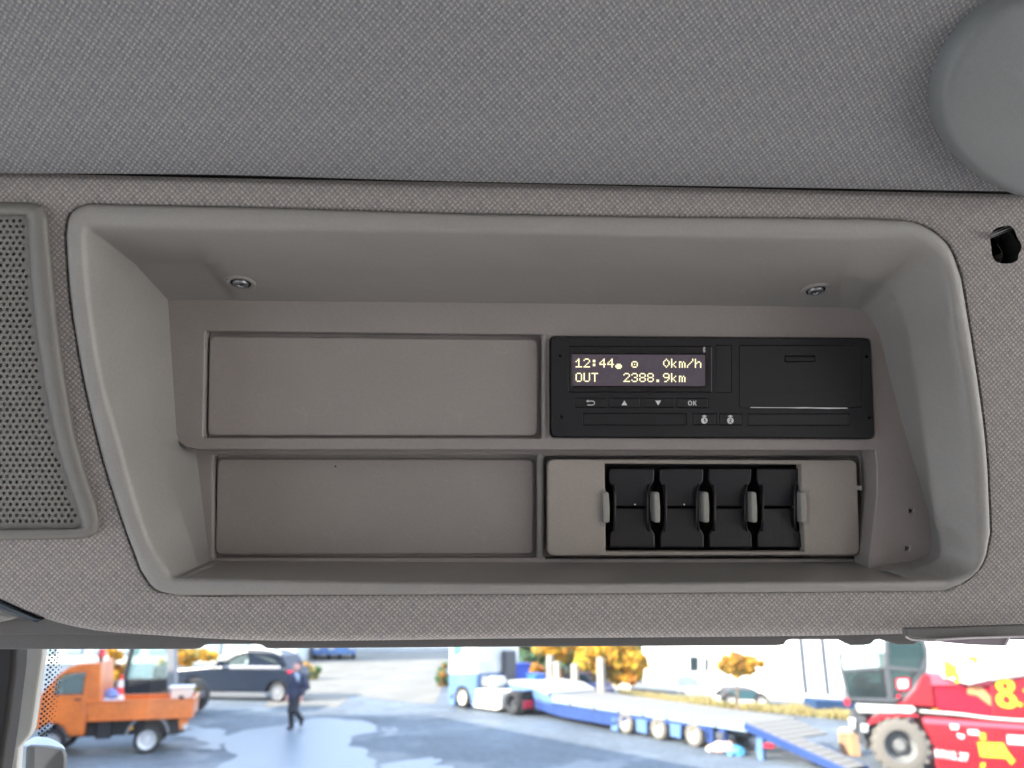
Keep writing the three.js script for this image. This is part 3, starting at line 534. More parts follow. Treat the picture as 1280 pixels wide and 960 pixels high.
// ---- buildings
function facade(root, w, h, d, m, holes) { return plate([[0, 0], [w, 0], [w, h], [0, h]].map(p => ({ x: p[0], y: p[1] })), 0, 0.3, 0, holes); }
{
  const a = at(805, 860, 33.5), b = at(1420, 860, 27.0), dir = b.clone().sub(a).setY(0), len = dir.length();
  const o = thing('white_hall', 'white rendered building wall with two small windows and dark downpipes behind the trailer', 'building', [a.x, 0, a.z], Math.atan2(-dir.z, dir.x));
  const S = sideOf(o), rect = (x0, y0, x1, y1, z = 0) => [S(x0, y1, z), S(x1, y1, z), S(x1, y0, z), S(x0, y0, z)];
  const wins = [[862, 820.5, 873.5, 840], [880.5, 823, 886, 840]];
  part('wall', [plate([V3(0, 0, 0), V3(len, 0, 0), V3(len, 7, 0), V3(0, 7, 0)], 0, 0.3, 0, wins.map(w => rect(...w))), box(0, 0.3, 0, 7, -9, -0.302), box(len - 0.3, len, 0, 7, -9, -0.302)], M2.white, o);
  part('roof', box(-0.2, len + 0.2, 7.002, 7.3, -9.2, 0.25), M2.grey, o);
  for (const w of wins) { const f = sub('window', o); part('pane', plate(rect(...w, -0.06), -0.06, 0.02), M2.window, f); const r = rect(...w); part('frame', plate([V3(r[0].x, r[0].y, 0), V3(r[1].x, r[1].y, 0), V3(r[2].x, r[2].y, 0), V3(r[3].x, r[3].y, 0)], -0.05, 0.08, 0, [roundPts(r.map((p, i) => ({ x: p.x + [0.04, -0.04, -0.04, 0.04][i], y: p.y + [0.04, 0.04, -0.04, -0.04][i] })), 0)]), M2.grey, f); }
  for (const [x0, x1, yb] of [[1002.6, 1003.6, 876], [1030, 1031, 884]]) { const t = S(x0, 790), e = S(x1, yb); part('downpipe', bar(V3((t.x + e.x) / 2, 6.9, 0.06), V3((t.x + e.x) / 2, e.y, 0.06), 0.085), M.dark, o); }
}
{
  const o = thing('far_hall', 'long pale blue hall in the far background behind the parked cars', 'building', [-60, 0, -66]);
  part('wall', [box(0, 70, 0, 6, -12, 0)], mat([0.60, 0.68, 0.70], 0.8), o);
  part('roof', box(-0.5, 70.5, 6.002, 6.4, -12.4, 0.5), M2.grey, o);
  for (let k = 0; k < 9; k++) part('gate', box(30 + k * 4.4, 33.4 + k * 4.4, 0.02, 4, 0.002, 0.06), k % 3 === 1 ? mat([0.45, 0.55, 0.6], 0.6) : mat([0.7, 0.75, 0.74], 0.6), o);
  const h = thing('office_block', 'pale building with tall windows behind the dark car', 'building', [-28, 0, -47]);
  part('wall', box(0, 15.5, 0, 7, -8, 0), mat([0.66, 0.68, 0.62], 0.8), h);
  part('roof', box(-0.3, 15.8, 7.002, 7.3, -8.3, 0.3), M2.grey, h);
  for (let k = 0; k < 9; k++) { const f = sub('window', h); part('frame', box(0.6 + k * 1.6, 1.6 + k * 1.6, 0.5, 3.2, 0.002, 0.06), M2.grey, f); part('pane', box(0.68 + k * 1.6, 1.52 + k * 1.6, 0.58, 3.1, 0.062, 0.08), mat([0.35, 0.45, 0.45], 0.15), f); }
  const n = thing('neighbour_hall', 'white hall standing in the sun to the right of the truck', 'building', [7.5, 0, 12]);
  part('wall', box(0, 9, 0, 6.5, -21, 0), M2.white, n); part('roof', box(-0.2, 9.2, 6.502, 6.8, -21.2, 0.2), M2.grey, n);
  // tall workshop hall at the left, whose shadow lies over the yard
  const g = thing('workshop_hall', 'tall workshop hall at the left of the yard, casting the long shadow', 'building', [0, 0, 0]);
  const fp = [[-15.4, -19.5], [-8, -10.2], [-13, -8.5], [-34, -8.5], [-34, -19.2]];
  const wg = new THREE.ExtrudeGeometry(shapeOf(fp.map(p => [p[0], -p[1]])), { depth: 8, bevelEnabled: false }); wg.rotateX(-Math.PI / 2);
  part('wall', wg, mat([0.45, 0.44, 0.42], 0.85), g);
  const rg = new THREE.ExtrudeGeometry(shapeOf(fp.map(p => [p[0] * 1.005, -p[1] * 1.005])), { depth: 0.2, bevelEnabled: false }); rg.rotateX(-Math.PI / 2); rg.translate(0, 8.002, 0);
  part('roof', rg, M2.grey, g);
}
// ---- foliage
function leaves(list, n, size, colors) {   // list of [centre, radii]; leaf-sized faces on and in a clumped volume
  const pos = [], col = [], c = new THREE.Color(), clumps = [];
  for (const [ce, ra] of list) for (let k = 0; k < 14; k++) { const a = R(0, 6.283), b = Math.acos(R(-1, 1)), q = R(0.55, 0.95); clumps.push([V3(ce.x + ra.x * q * Math.sin(b) * Math.cos(a), ce.y + ra.y * q * Math.cos(b), ce.z + ra.z * q * Math.sin(b) * Math.sin(a)), Math.min(ra.x, ra.y) * R(0.28, 0.5), R(0, 1)]); }
  for (let i = 0; i < n; i++) {
    const [p, r, t] = clumps[Math.floor(rnd() * clumps.length)], d = V3(R(-1, 1), R(-1, 1), R(-1, 1)).normalize().multiplyScalar(r * Math.cbrt(R(0.3, 1))), m = p.clone().add(d);
    const u = V3(R(-1, 1), R(-1, 1), R(-1, 1)).normalize(), w = V3(R(-1, 1), R(-1, 1), R(-1, 1)).cross(u).normalize(), s = size * R(0.6, 1.3);
    const v = [m.clone().addScaledVector(u, s), m.clone().addScaledVector(w, s * 0.6), m.clone().addScaledVector(u, -s), m.clone().addScaledVector(w, -s * 0.6)];
    for (const k of [0, 1, 2, 0, 2, 3]) pos.push(v[k].x, v[k].y, v[k].z);
    const pick = colors[Math.min(colors.length - 1, Math.floor(clamp(t * 0.75 + rnd() * 0.35 - 0.05, 0, 0.999) * colors.length))], j = R(0.75, 1.2);
    for (let k = 0; k < 6; k++) col.push(pick[0] * j, pick[1] * j, pick[2] * j);
  }
  const g = new THREE.BufferGeometry(); g.setAttribute('position', new THREE.Float32BufferAttribute(pos, 3)); g.setAttribute('color', new THREE.Float32BufferAttribute(col, 3)); g.computeVertexNormals(); return g;
}
const leafM = new THREE.MeshPhysicalMaterial({ vertexColors: true, roughness: 0.85, transmission: 0.5, thickness: 0 });
const YEL = [[0.85, 0.60, 0.03], [0.85, 0.52, 0.02], [0.80, 0.52, 0.03], [0.78, 0.40, 0.03], [0.35, 0.34, 0.05]];
const ORA = [[0.75, 0.45, 0.03], [0.66, 0.30, 0.03], [0.55, 0.20, 0.03], [0.30, 0.22, 0.03]];
const GRN = [[0.08, 0.22, 0.10], [0.12, 0.28, 0.12], [0.18, 0.28, 0.07], [0.35, 0.28, 0.05]];
function tree(label, px, yb, Z, blobs, n, size, cols, group, thick = 0.11) {   // blobs: [px, py, rx px, ry px]
  const base = at(px, yb, Z); base.y = 0;
  const o = thing('autumn_tree', label, 'tree', base.toArray(), 0, group), k = Z / F * 1.02;
  const list = blobs.map(([x, y, rx, ry]) => { const c = at(x, y, Z).sub(base); return [c, V3(rx * k, ry * k, rx * k * 0.9)]; });
  part('crown', leaves(list, n, size, cols), leafM, o);
  const top = list[0][0].y, limbs = [bar(V3(0, 0, 0), V3(0.03, top * 0.9, 0), thick)];
  for (let j = 0; j < 6; j++) { const c = list[j % list.length][0]; limbs.push(bar(V3(0.02, top * 0.7, 0), V3(c.x + R(-.6, .6), c.y + R(0, .5), c.z + R(-.5, .5)), thick * 0.45)); }
  part('trunk', limbs, M2.bark, o);
  return o;
}
tree('yellow leaved tree above the gooseneck of the trailer, beside the truck cab', 692, 857, 33, [[700, 806, 24, 15], [680, 800, 18, 14]], 1500, 0.17, YEL);
tree('large yellow and orange tree between the trailer stakes and the white wall', 757, 872, 31, [[738, 826, 20, 22], [770, 820, 26, 24], [785, 838, 18, 20], [758, 806, 34, 16]], 5200, 0.15, YEL.concat(YEL.slice(0, 3), ORA.slice(0, 2)));
tree('small round orange tree on a thin stem in front of the white wall', 923, 893, 26, [[910, 831, 12, 8], [922, 827, 16, 8], [938, 832, 14, 9], [924, 835, 22, 8]], 5200, 0.10, YEL.concat(ORA.slice(0, 2)), undefined, 0.06);
function shrub(name, label, cat, px, yb, Z, blobs, n, size, cols) {
  const base = at(px, yb, Z); base.y = 0; const o = thing(name, label, cat, base.toArray()), k = Z / F * 1.02;
  part('foliage', leaves(blobs.map(([x, y, rx, ry]) => [at(x, y, Z).sub(base), V3(rx * k, ry * k, rx * k)]), n, size, cols), leafM, o);
  part('stem', [bar(V3(0, 0, 0), V3(0, 0.6, 0), 0.05), bar(V3(0, 0, 0), V3(0.2, 0.5, 0), 0.04)], M2.bark, o); return o;
}
shrub('green_hedge', 'green trees and bushes behind the yellow trees', 'hedge', 720, 860, 38, [[660, 815, 22, 22], [700, 838, 40, 22], [740, 846, 40, 20], [790, 812, 24, 28], [800, 845, 18, 22], [690, 805, 40, 22]], 5200, 0.20, GRN.concat([[0.2, 0.35, 0.16]]));
shrub('brown_bush', 'brownish orange bush behind the trailer stakes', 'bush', 680, 850, 36, [[668, 842, 18, 10], [700, 846, 22, 12]], 1400, 0.15, ORA);
shrub('yellow_bush', 'low yellow bush at the roadside right of the dark car', 'bush', 386, 848, 37, [[382, 838, 8, 7], [391, 840, 8, 7]], 800, 0.12, YEL.concat(GRN));
shrub('brown_bush', 'narrow olive bush at the front corner of the blue and white truck', 'bush', 557, 862, 34, [[556, 845, 7, 14], [553, 850, 6, 10]], 700, 0.12, ORA.concat(GRN));
shrub('yellow_bush', 'bright yellow bush seen over the bonnet of the dark car', 'bush', 245, 840, 36, [[252, 820, 16, 9], [232, 822, 14, 8], [225, 812, 12, 8]], 1800, 0.14, YEL);
shrub('yellow_bush', 'yellow bush seen left of the black machine cab', 'bush', 140, 860, 34, [[142, 825, 10, 16], [148, 845, 8, 14]], 1000, 0.14, YEL.concat(ORA));
shrub('yellow_bush', 'yellow green bush seen through the window of the black machine cab', 'bush', 205, 858, 36, [[206, 838, 7, 14]], 700, 0.13, YEL.concat(GRN));
{
  const o = thing('grass_verge', 'dry yellow grass strip at the foot of the white wall', 'grass', [0, 0, 0], 0, null, 'stuff');
  const pos = [], col = [];
  for (let i = 0; i < 15000; i++) { const t = rnd(), px = lerp(775, 1078, t), py = lerp(868, 896, t) + R(-1, 6), b = ground(px, py), h = R(0.05, 0.22) * (0.6 + fbm(t, 0.3, 12, 6, 3)), a = R(0, 6.28), w = 0.02; pos.push(b.x - w * Math.cos(a), 0, b.z - w * Math.sin(a), b.x + w * Math.cos(a), 0, b.z + w * Math.sin(a), b.x + R(-.1, .1), h, b.z + R(-.1, .1)); const c = [[0.42, 0.33, 0.12], [0.32, 0.24, 0.08], [0.22, 0.22, 0.08], [0.48, 0.40, 0.20]][rnd() * 4 | 0]; for (let k = 0; k < 3; k++) col.push(...c); }
  const g = new THREE.BufferGeometry(); g.setAttribute('position', new THREE.Float32BufferAttribute(pos, 3)); g.setAttribute('color', new THREE.Float32BufferAttribute(col, 3)); g.computeVertexNormals();
  part('blades', g, mat([1, 1, 1], 0.9, { vertexColors: true, side: THREE.DoubleSide }), o).userData.kind = 'stuff';
  const w = thing('low_wall', 'low pale kerb wall between the grass strip and the building', 'wall', [0, 0, 0]);
  const a = ground(765, 861), b = ground(1075, 882), d = b.clone().sub(a), n = 12;
  for (let k = 0; k < n; k++) { const p = a.clone().addScaledVector(d, k / n), q = a.clone().addScaledVector(d, (k + 0.985) / n); p.y = q.y = 0.1; part('kerb_block', bar(p, q, 0.2, 0.25), M2.cream, w); }
}
// ---- wheels
function wheel(parent, c, r, w, o = {}) {   // c: centre of the outer face, axle along z, outer face towards +z
  const g = sub('wheel', parent); g.position.copy(c);
  const rr = o.rimR ?? 0.62, T = lathe([[r * rr, -w], [r * 0.93, -w], [r, -w * 0.85], [r, -w * 0.15], [r * 0.93, 0], [r * (rr + 0.06), 0.005], [r * rr, -0.01]], 36); T.rotateX(Math.PI / 2); 
  part('tyre', T, o.tyre ?? M.tyre, g);
  const D = lathe([[0, -w * 0.35], [r * 0.16, -w * 0.33], [r * 0.2, -w * 0.22], [r * 0.42, -w * (o.dish ?? 0.3)], [r * rr * 0.9, -w * 0.18], [r * rr, -0.012], [r * (rr + 0.03), 0.008]], 36); D.rotateX(Math.PI / 2);
  const h = new THREE.CylinderGeometry(r * 0.17, r * 0.2, 0.06, 14); h.rotateX(Math.PI / 2); h.translate(0, 0, -w * 0.22);
  part('rim', [D, h], o.rim ?? M.rim, g);
  if (o.spokes) { const bb = []; for (let k = 0; k < o.spokes; k++) { const s = box(-r * 0.06, r * 0.06, r * 0.12, r * rr * 0.97, -w * 0.16, -w * 0.06); s.rotateZ(k / o.spokes * 6.2832); bb.push(s); } part('spoke', bb, o.rim ?? M.rim, g).userData.kind = 'stuff'; }
  else { const hs = []; for (let k = 0; k < 8; k++) { const s = new THREE.CylinderGeometry(r * 0.055, r * 0.055, 0.01, 8); s.rotateX(Math.PI / 2); s.translate(r * 0.40 * Math.cos(k * 0.785), r * 0.40 * Math.sin(k * 0.785), -w * (o.dish ?? 0.3) + 0.012); hs.push(s); } part('wheel_bolts', hs, M2.greyDark, g).userData.kind = 'stuff'; }
  if (o.lugs) { const ls = []; for (let k = 0; k < o.lugs; k++) for (const s of [0, 1]) { const q = box(-r * 0.07, r * 0.07, r * 0.90, r * 1.045, s ? -w * 0.98 : -w * 0.48, s ? -w * 0.52 : 0.0); q.rotateZ((k + s * 0.5) / o.lugs * 6.2832); ls.push(q); } part('tread_lug', ls, o.tyre ?? M.tyre, g).userData.kind = 'stuff'; }
  return g;
}
const vehicle = (name, label, category, rearPx, frontPx, group) => {   // own axes: x from the left contact point to the right one (as seen), z towards us, near side at z = 0
  const a = ground(...rearPx), b = ground(...frontPx), d = b.clone().sub(a);
  const o = thing(name, label, category, [a.x, 0, a.z], Math.atan2(-d.z, d.x), group); return [o, sideOf(o)];
};
const sidePlate = (S, pts, z, t, b = 0, holes = [], r = 0) => { let q = pts.map(p => S(p[0], p[1], z)); if (r) q = roundPts(q, r, 5); return plate(q, z, t, b, holes.map(h => h.map(p => S(p[0], p[1], z)))); };
const up = (S, px, py, z = 0) => S(px, py, z);
function wheelPx(o, S, px, py, rpx, w, opt, z = 0.0) { const c = S(px, py, z), e = S(px, py - rpx, z); const r = e.y - c.y; c.y = r * (opt?.lugs ? 1.045 : 1); return wheel(o, c, r, w, opt); }

// ---- orange pickup with a dropside bed
{
  const [o, S] = vehicle('pickup_truck', 'small orange pickup truck with dropside bed parked in the shade at left', 'pickup truck', [62, 948.5], [183, 942.5]);
  const W = 1.5;
  part('cab', sidePlate(S, [[127, 828], [100, 829.5], [86, 834], [73, 843], [58, 860], [47, 872], [43, 890], [42, 912], [47, 913], [52, 907], [62, 904], [72, 905], [79, 910], [83, 917], [86, 920.5], [104, 920], [107.5, 902], [108.5, 884], [127, 882]], 0, W, 0.03, [[[66.5, 868.5], [69, 853], [75, 846.5], [82, 842.5], [107, 841], [103, 867.5]]]), M2.orange, o);
  const win = sub('side_window', o);
  part('pane', sidePlate(S, [[66.5, 868.5], [69, 853], [75, 846.5], [82, 842.5], [107, 841], [103, 867.5]], -0.03, 0.01), M2.winClear, win);
  part('window_frame', [sidePlate(S, [[66, 868.8], [103.4, 868], [103.2, 866.4], [66.3, 867]], 0.006, 0.03)], M2.greyDark, win);
  const bx = [[66, 868.5], [108, 867.5]].map(p => S(...p));
  part('seat', [box(bx[1].x - 0.55, bx[1].x - 0.1, bx[0].y - 0.5, bx[0].y + 0.35, -W + 0.25, -0.25, 0.08)], M2.greyDark, o);
  part('door', sidePlate(S, [[73, 869], [104.5, 868], [106, 868], [103, 917], [88, 917.5], [84, 908], [74, 901]], 0.012, 0.02, 0.006), M2.orange, o);
  part('door_handle', sidePlate(S, [[93, 873.3], [101.5, 873.3], [101.5, 875.6], [93, 875.6]], 0.03, 0.02, 0.004), M2.blackPlastic, o);
  part('bed_side', sidePlate(S, [[109, 877], [240.5, 872.5], [240.5, 897.5], [109, 902.5]], 0.03, 0.04, 0.01), M2.orange, o);
  part('bed_rail', [sidePlate(S, [[109, 876.6], [240.5, 872.2], [240.5, 875], [109, 879.6]], 0.05, 0.03, 0.006), sidePlate(S, [[109, 899.5], [240.5, 894.5], [240.5, 897.3], [109, 902.3]], 0.046, 0.03, 0.006)], M2.orange, o);
  const c0 = S(109, 890), c1 = S(240, 885), yt = S(180, 876).y, yb = S(180, 900).y;
  part('bed_floor', box(c0.x, c1.x, yb, yb + 0.05, -W, -0.012), M2.orangeDull, o);
  part('bed_side', box(c0.x, c1.x, yb + 0.051, yt, -W - 0.04, -W - 0.002, 0.01), M2.orange, o, 'far bed side');
  part('tailgate', box(c1.x - 0.01, c1.x + 0.035, yb, yt + 0.02, -W, 0.0, 0.01), M2.orange, o);
  part('headboard', box(c0.x - 0.04, c0.x - 0.001, yb, yt + 0.1, -W, -0.012, 0.01), M2.orange, o);
  part('latch', [sidePlate(S, [[223.5, 869.5], [229.5, 869.5], [229.5, 874], [223.5, 874]], 0.07, 0.03, 0.004)], M2.blackPlastic, o);
  part('chassis', [box(S(84, 900).x, c1.x - 0.15, 0.38, yb - 0.002, -W + 0.2, -0.22), box(S(120, 900).x, S(140, 900).x, 0.33, 0.72, -0.4, -0.1, 0.04), box(S(208, 900).x, S(226, 900).x, 0.36, 0.62, -0.8, -0.1, 0.03)], M2.blackPlastic, o);
  { const rc = S(183, 924), arc = []; for (let k = 0; k <= 12; k++) { const a = lerp(0.15, Math.PI - 0.1, k / 12); arc.push(new THREE.Vector2(rc.x + 0.46 * Math.cos(a), 0.36 + 0.46 * Math.sin(a))); } for (let k = 12; k >= 0; k--) { const a = lerp(0.15, Math.PI - 0.1, k / 12); arc.push(new THREE.Vector2(rc.x + 0.42 * Math.cos(a), 0.36 + 0.42 * Math.sin(a))); } part('mudguard', plate(arc, 0.0, 0.3), M2.grey, o); }
  part('tail_lamp', [sidePlate(S, [[223, 899], [236, 897], [233, 912], [224, 912]], -0.02, 0.12, 0.01)], M2.orangeDull, o);
  part('lamp_lens', sidePlate(S, [[228, 906], [235, 905], [233, 912], [229, 912]], 0.002, 0.03, 0.004), M2.whiteLamp, o);
  part('marker_lamp', sidePlate(S, [[160.5, 909], [166.5, 908.5], [166, 912], [161, 912.5]], 0.0, 0.03, 0.005), M2.amber, o);
  wheelPx(o, S, 183.5, 925, 17.3, 0.18, { rimR: 0.68 }, -0.02); wheelPx(o, S, 62, 929, 18, 0.18, { rimR: 0.68 }, -0.04);
  for (const x of [183.5, 62]) { const c = S(x, 920, 0); wheel(o, V3(c.x, 0.33, -W + 0.16), 0.33, 0.18, {}); }
  const bm = sub('beacon', o), bp = S(121, 828); part('beacon_foot', box(bp.x - 0.04, bp.x + 0.04, bp.y, bp.y + 0.08, -0.5, -0.42), M2.blackPlastic, bm); part('beacon_lens', (() => { const g = new THREE.CylinderGeometry(0.07, 0.09, 0.2, 14); g.translate(bp.x, bp.y + 0.18, -0.46); return g; })(), M2.redLamp, bm);
  // load lying in the bed
  const put = (px, py, z) => S(px, py, z).applyMatrix4(o.matrixWorld);
  const cz = -0.55, cb = put(148, 876, cz); cb.y = yb + 0.051;
  const cone = thing('traffic_cone', 'red and white traffic cone standing in the bed of the orange pickup', 'traffic cone', cb.toArray());
  const ch = put(148, 842.5, cz).y - cb.y, cr = (t) => lerp(0.17, 0.03, t);
  const seg = (t0, t1) => lathe([[cr(t0), t0 * ch], [cr(t1), t1 * ch]], 20);
  for (const q of [[0.02, 0.30], [0.50, 0.68], [0.86, 1]]) part('red_band', seg(...q), mat([0.75, 0.05, 0.03], 0.5), cone);
  part('white_band', [seg(0.30, 0.50)], M2.white, cone); part('white_band', [seg(0.68, 0.86)], M2.white, cone);
  part('cone_base', box(-0.24, 0.24, 0, 0.05, -0.24, 0.24, 0.015), mat([0.70, 0.05, 0.03], 0.5), cone);
  const sb = put(132, 876, -0.5); sb.y = yb + 0.051;
  const sack = thing('sack', 'crumpled white and blue sack lying beside the traffic cone in the pickup bed', 'sack', sb.toArray());
  const lump = (rx, ry, rz, s, amp = 0.3) => { const g = mergeVertices(new THREE.IcosahedronGeometry(1, 4).deleteAttribute('normal').deleteAttribute('uv')), p = g.attributes.position; for (let i = 0; i < p.count; i++) { const x = p.getX(i), y = p.getY(i), z = p.getZ(i), f = 1 + amp * (fbm(x * 0.5 + 0.5, y * 0.5 + z * 0.31 + 0.5, 6, s, 3) - 0.5) * 2; p.setXYZ(i, x * rx * f, Math.max(-0.75, y) * ry * f + ry * 0.75, z * rz * f); } g.computeVertexNormals(); return g; };
  part('sack_body', lump(0.30, 0.26, 0.25, 3), mat([0.6, 0.62, 0.68], 0.7), sack);
  part('sack_neck', (() => { const g = lump(0.16, 0.14, 0.14, 8); g.translate(0.1, 0.36, 0); return g; })(), mat([0.18, 0.25, 0.5], 0.6), sack);
  globalThis.lump_ = lump;
  const bb = put(228, 872, -1.2); bb.y = yb + 0.051; const bh = put(228, 857, -1.2).y - bb.y;
  const crate = thing('pale_box', 'cream box in the rear corner of the orange pickup bed', 'box', bb.toArray(), o.rotation.y);
  part('box_body', box(-0.26, 0.22, 0, bh - 0.05, -0.2, 0.2, 0.04), M2.cream, crate); part('box_lid', box(-0.32, 0.26, bh - 0.048, bh, -0.22, 0.22, 0.02), M2.white, crate);
}
// ---- black machine cab behind the pickup
{
  const b = at(190, 866, 24.5), o = thing('loader', 'black wheel loader cab with large windows behind the orange pickup', 'loader', [b.x, 0, b.z], -0.1);
  const S = sideOf(o), D = 1.5, P = (x, y, z = 0) => S(x, y, z);
  const post = (a, c, z, w = 0.09) => bar(P(...a, z), P(...c, z), w);
  for (const z of [0, -D]) { part('cab_post', post([169, 795], [150, 872], z, 0.11), M2.blackPlastic, o); part('cab_post', post([215, 795], [216, 866], z, z ? 0.12 : 0.22), z ? M2.blackPlastic : M2.grey, o); }
  for (const z of [0.01, -D + 0.05]) part('cab_panel', sidePlate(S, [[156, 849], [213, 848], [213, 869], [152, 870]], z, 0.06, 0.01), M2.blackPlastic, o);
  part('window_pane', sidePlate(S, [[166, 800], [211, 800], [211, 848], [158, 849]], -0.02, 0.01), M2.winClear, o);
  part('cab_roof', (() => { const a = P(165, 793), c = P(219, 793); return box(a.x, c.x, a.y, a.y + 0.2, -D, 0, 0.05); })(), M2.blackPlastic, o);
  part('seat', (() => { const a = P(180, 850), c = P(196, 836); return [box(a.x, c.x, 0.9, a.y + 0.1, -1, -0.4, 0.06), box(a.x, a.x + 0.15, a.y, a.y + 0.35, -1, -0.4, 0.05)]; })(), M2.greyDark, o);
  part('chassis', (() => { const a = P(120, 870), c = P(232, 870); return box(a.x, c.x, 0.45, P(180, 868.5).y, -D, -0.02, 0.06); })(), M2.greyDark, o);
  for (const x of [135, 212]) { const c = P(x, 880); wheel(o, V3(c.x, 0.5, 0.02), 0.5, 0.35, { rim: M2.yellow }); wheel(o, V3(c.x, 0.5, -D + 0.3), 0.5, 0.35, { rim: M2.yellow }); }
}
// ---- dark car
{
  const [o, S] = vehicle('dark_car', 'dark blue estate car with bright roof rails parked behind the orange pickup', 'car', [244, 874.5], [347, 877.5]);
  const W = 1.45, arch = (cx, cy, r) => Array.from({ length: 9 }, (_, k) => { const a = Math.PI * (1 - k / 8); return [cx + r * Math.cos(a), cy - r * Math.sin(a)]; }).reverse();
  part('body', sidePlate(S, [[205, 842], [222, 836], [262, 832.5], [350, 833.5], [360, 836], [364, 846], [363.5, 860], [362, 868], [361, 868], ...arch(346.5, 866, 14.5), [331, 866], [260, 865], ...arch(244, 861, 14.5), [229, 861], [207, 862], [203, 855]], 0, W, 0.08), M2.navy, o);
  part('sill', sidePlate(S, [[258, 865], [332, 866.5], [332, 872], [258, 871]], -0.03, 0.06, 0.01), mat([0.16, 0.17, 0.18], 0.4), o);
  const win1 = [[282, 832], [288, 825], [300, 819.2], [309, 818.4], [309, 832.4]], win2 = [[314.5, 832.6], [314.5, 818.4], [336, 820], [343, 825], [349, 832.6]], win3 = [[348, 826], [351, 824], [354, 828], [356, 832], [352, 832]];
  part('cabin', sidePlate(S, [[262, 834], [277, 826], [295, 815.5], [309, 812.6], [338, 814.5], [352, 820], [360, 836], [350, 836]], -0.10, W - 0.2, 0.06, [win1, win2, win3]), M2.navy, o);
  for (const w of [win1, win2, win3]) part('side_window', sidePlate(S, w, -0.12, 0.01), M2.winClear, o);
  const ws = [S(262, 833), S(294, 816.5)];
  part('windscreen', bar(V3(ws[0].x - 0.02, ws[0].y + 0.02, -W / 2), V3(ws[1].x - 0.03, ws[1].y + 0.02, -W / 2), 0.02, W - 0.35), M2.window, o);
  part('chrome_strip', sidePlate(S, [[281, 832.2], [350, 833], [350, 835], [272, 834.6]], 0.0, 0.12, 0.005), mat([0.75, 0.77, 0.78], 0.25, { metalness: 0.4 }), o);
  part('roof_rail', [tube([S(284, 822, -0.16), S(297, 814, -0.16), S(309, 811, -0.16), S(338, 813, -0.16), S(352, 818, -0.16)], 0.045, 20, 6)], mat([0.8, 0.82, 0.82], 0.3, { metalness: 0.4 }), o);
  part('door_mirror', (() => { const p = S(277, 831); return box(p.x - 0.12, p.x + 0.1, p.y - 0.02, p.y + 0.16, 0, 0.18, 0.04); })(), M2.navy, o);
  part('tail_lamp', sidePlate(S, [[359, 838], [365, 839], [365, 846], [360, 845]], 0.01, 0.4, 0.01), M2.redLamp, o);
  part('door_seam', [bar(S(313, 834, 0.002), S(315, 866, 0.002), 0.012), bar(S(337, 850, 0.002), S(330, 835, 0.002), 0.012)], M.dark, o).userData.kind = 'stuff';
  wheelPx(o, S, 346.5, 866, 12.4, 0.22, { spokes: 10, rimR: 0.74, rim: mat([0.30, 0.31, 0.32], 0.4) }, 0.0); wheelPx(o, S, 244.5, 861, 12.4, 0.22, { spokes: 10, rimR: 0.74, rim: mat([0.30, 0.31, 0.32], 0.4) }, 0.0);
  for (const x of [346.5, 244.5]) { const c = S(x, 865); wheel(o, V3(c.x, 0.34, -W + 0.2), 0.34, 0.22); }
}
// ---- two cars parked far off
for (const [px, col, name] of [[408, [0.10, 0.22, 0.55], 'blue'], [426, [0.12, 0.28, 0.62], 'light blue']]) {
  const b = ground(px, 825), o = thing('distant_car', `${name} car parked far off on the pale road, ${px < 415 ? 'left' : 'right'} of the pair`, 'car', b.toArray(), 0.2);
  const m = paint(col);
  part('body', [plate(roundPts([[-0.85, 0.3], [0.85, 0.3], [0.88, 0.8], [0.8, 0.95], [-0.8, 0.95], [-0.88, 0.8]].map(p => V3(p[0], p[1], 0)), 0.1), 0, 4, 0.1)], m, o);
  part('cabin', plate(roundPts([[-0.75, 0.94], [0.75, 0.94], [0.6, 1.45], [-0.6, 1.45]].map(p => V3(p[0], p[1], 0)), 0.1), -0.8, 2.2, 0.1), M2.window, o);
  for (const s of [-1, 1]) { part('headlamp', box(s * 0.62 - 0.18, s * 0.62 + 0.18, 0.62, 0.8, 0.0, 0.04, 0.015), M2.whiteLamp, o); for (const z of [-0.8, -3.2]) { const w = new THREE.CylinderGeometry(0.32, 0.32, 0.2, 18); w.rotateZ(Math.PI / 2); w.translate(s * 0.76, 0.32, z); part('tyre', w, M.tyre, o); } }
}
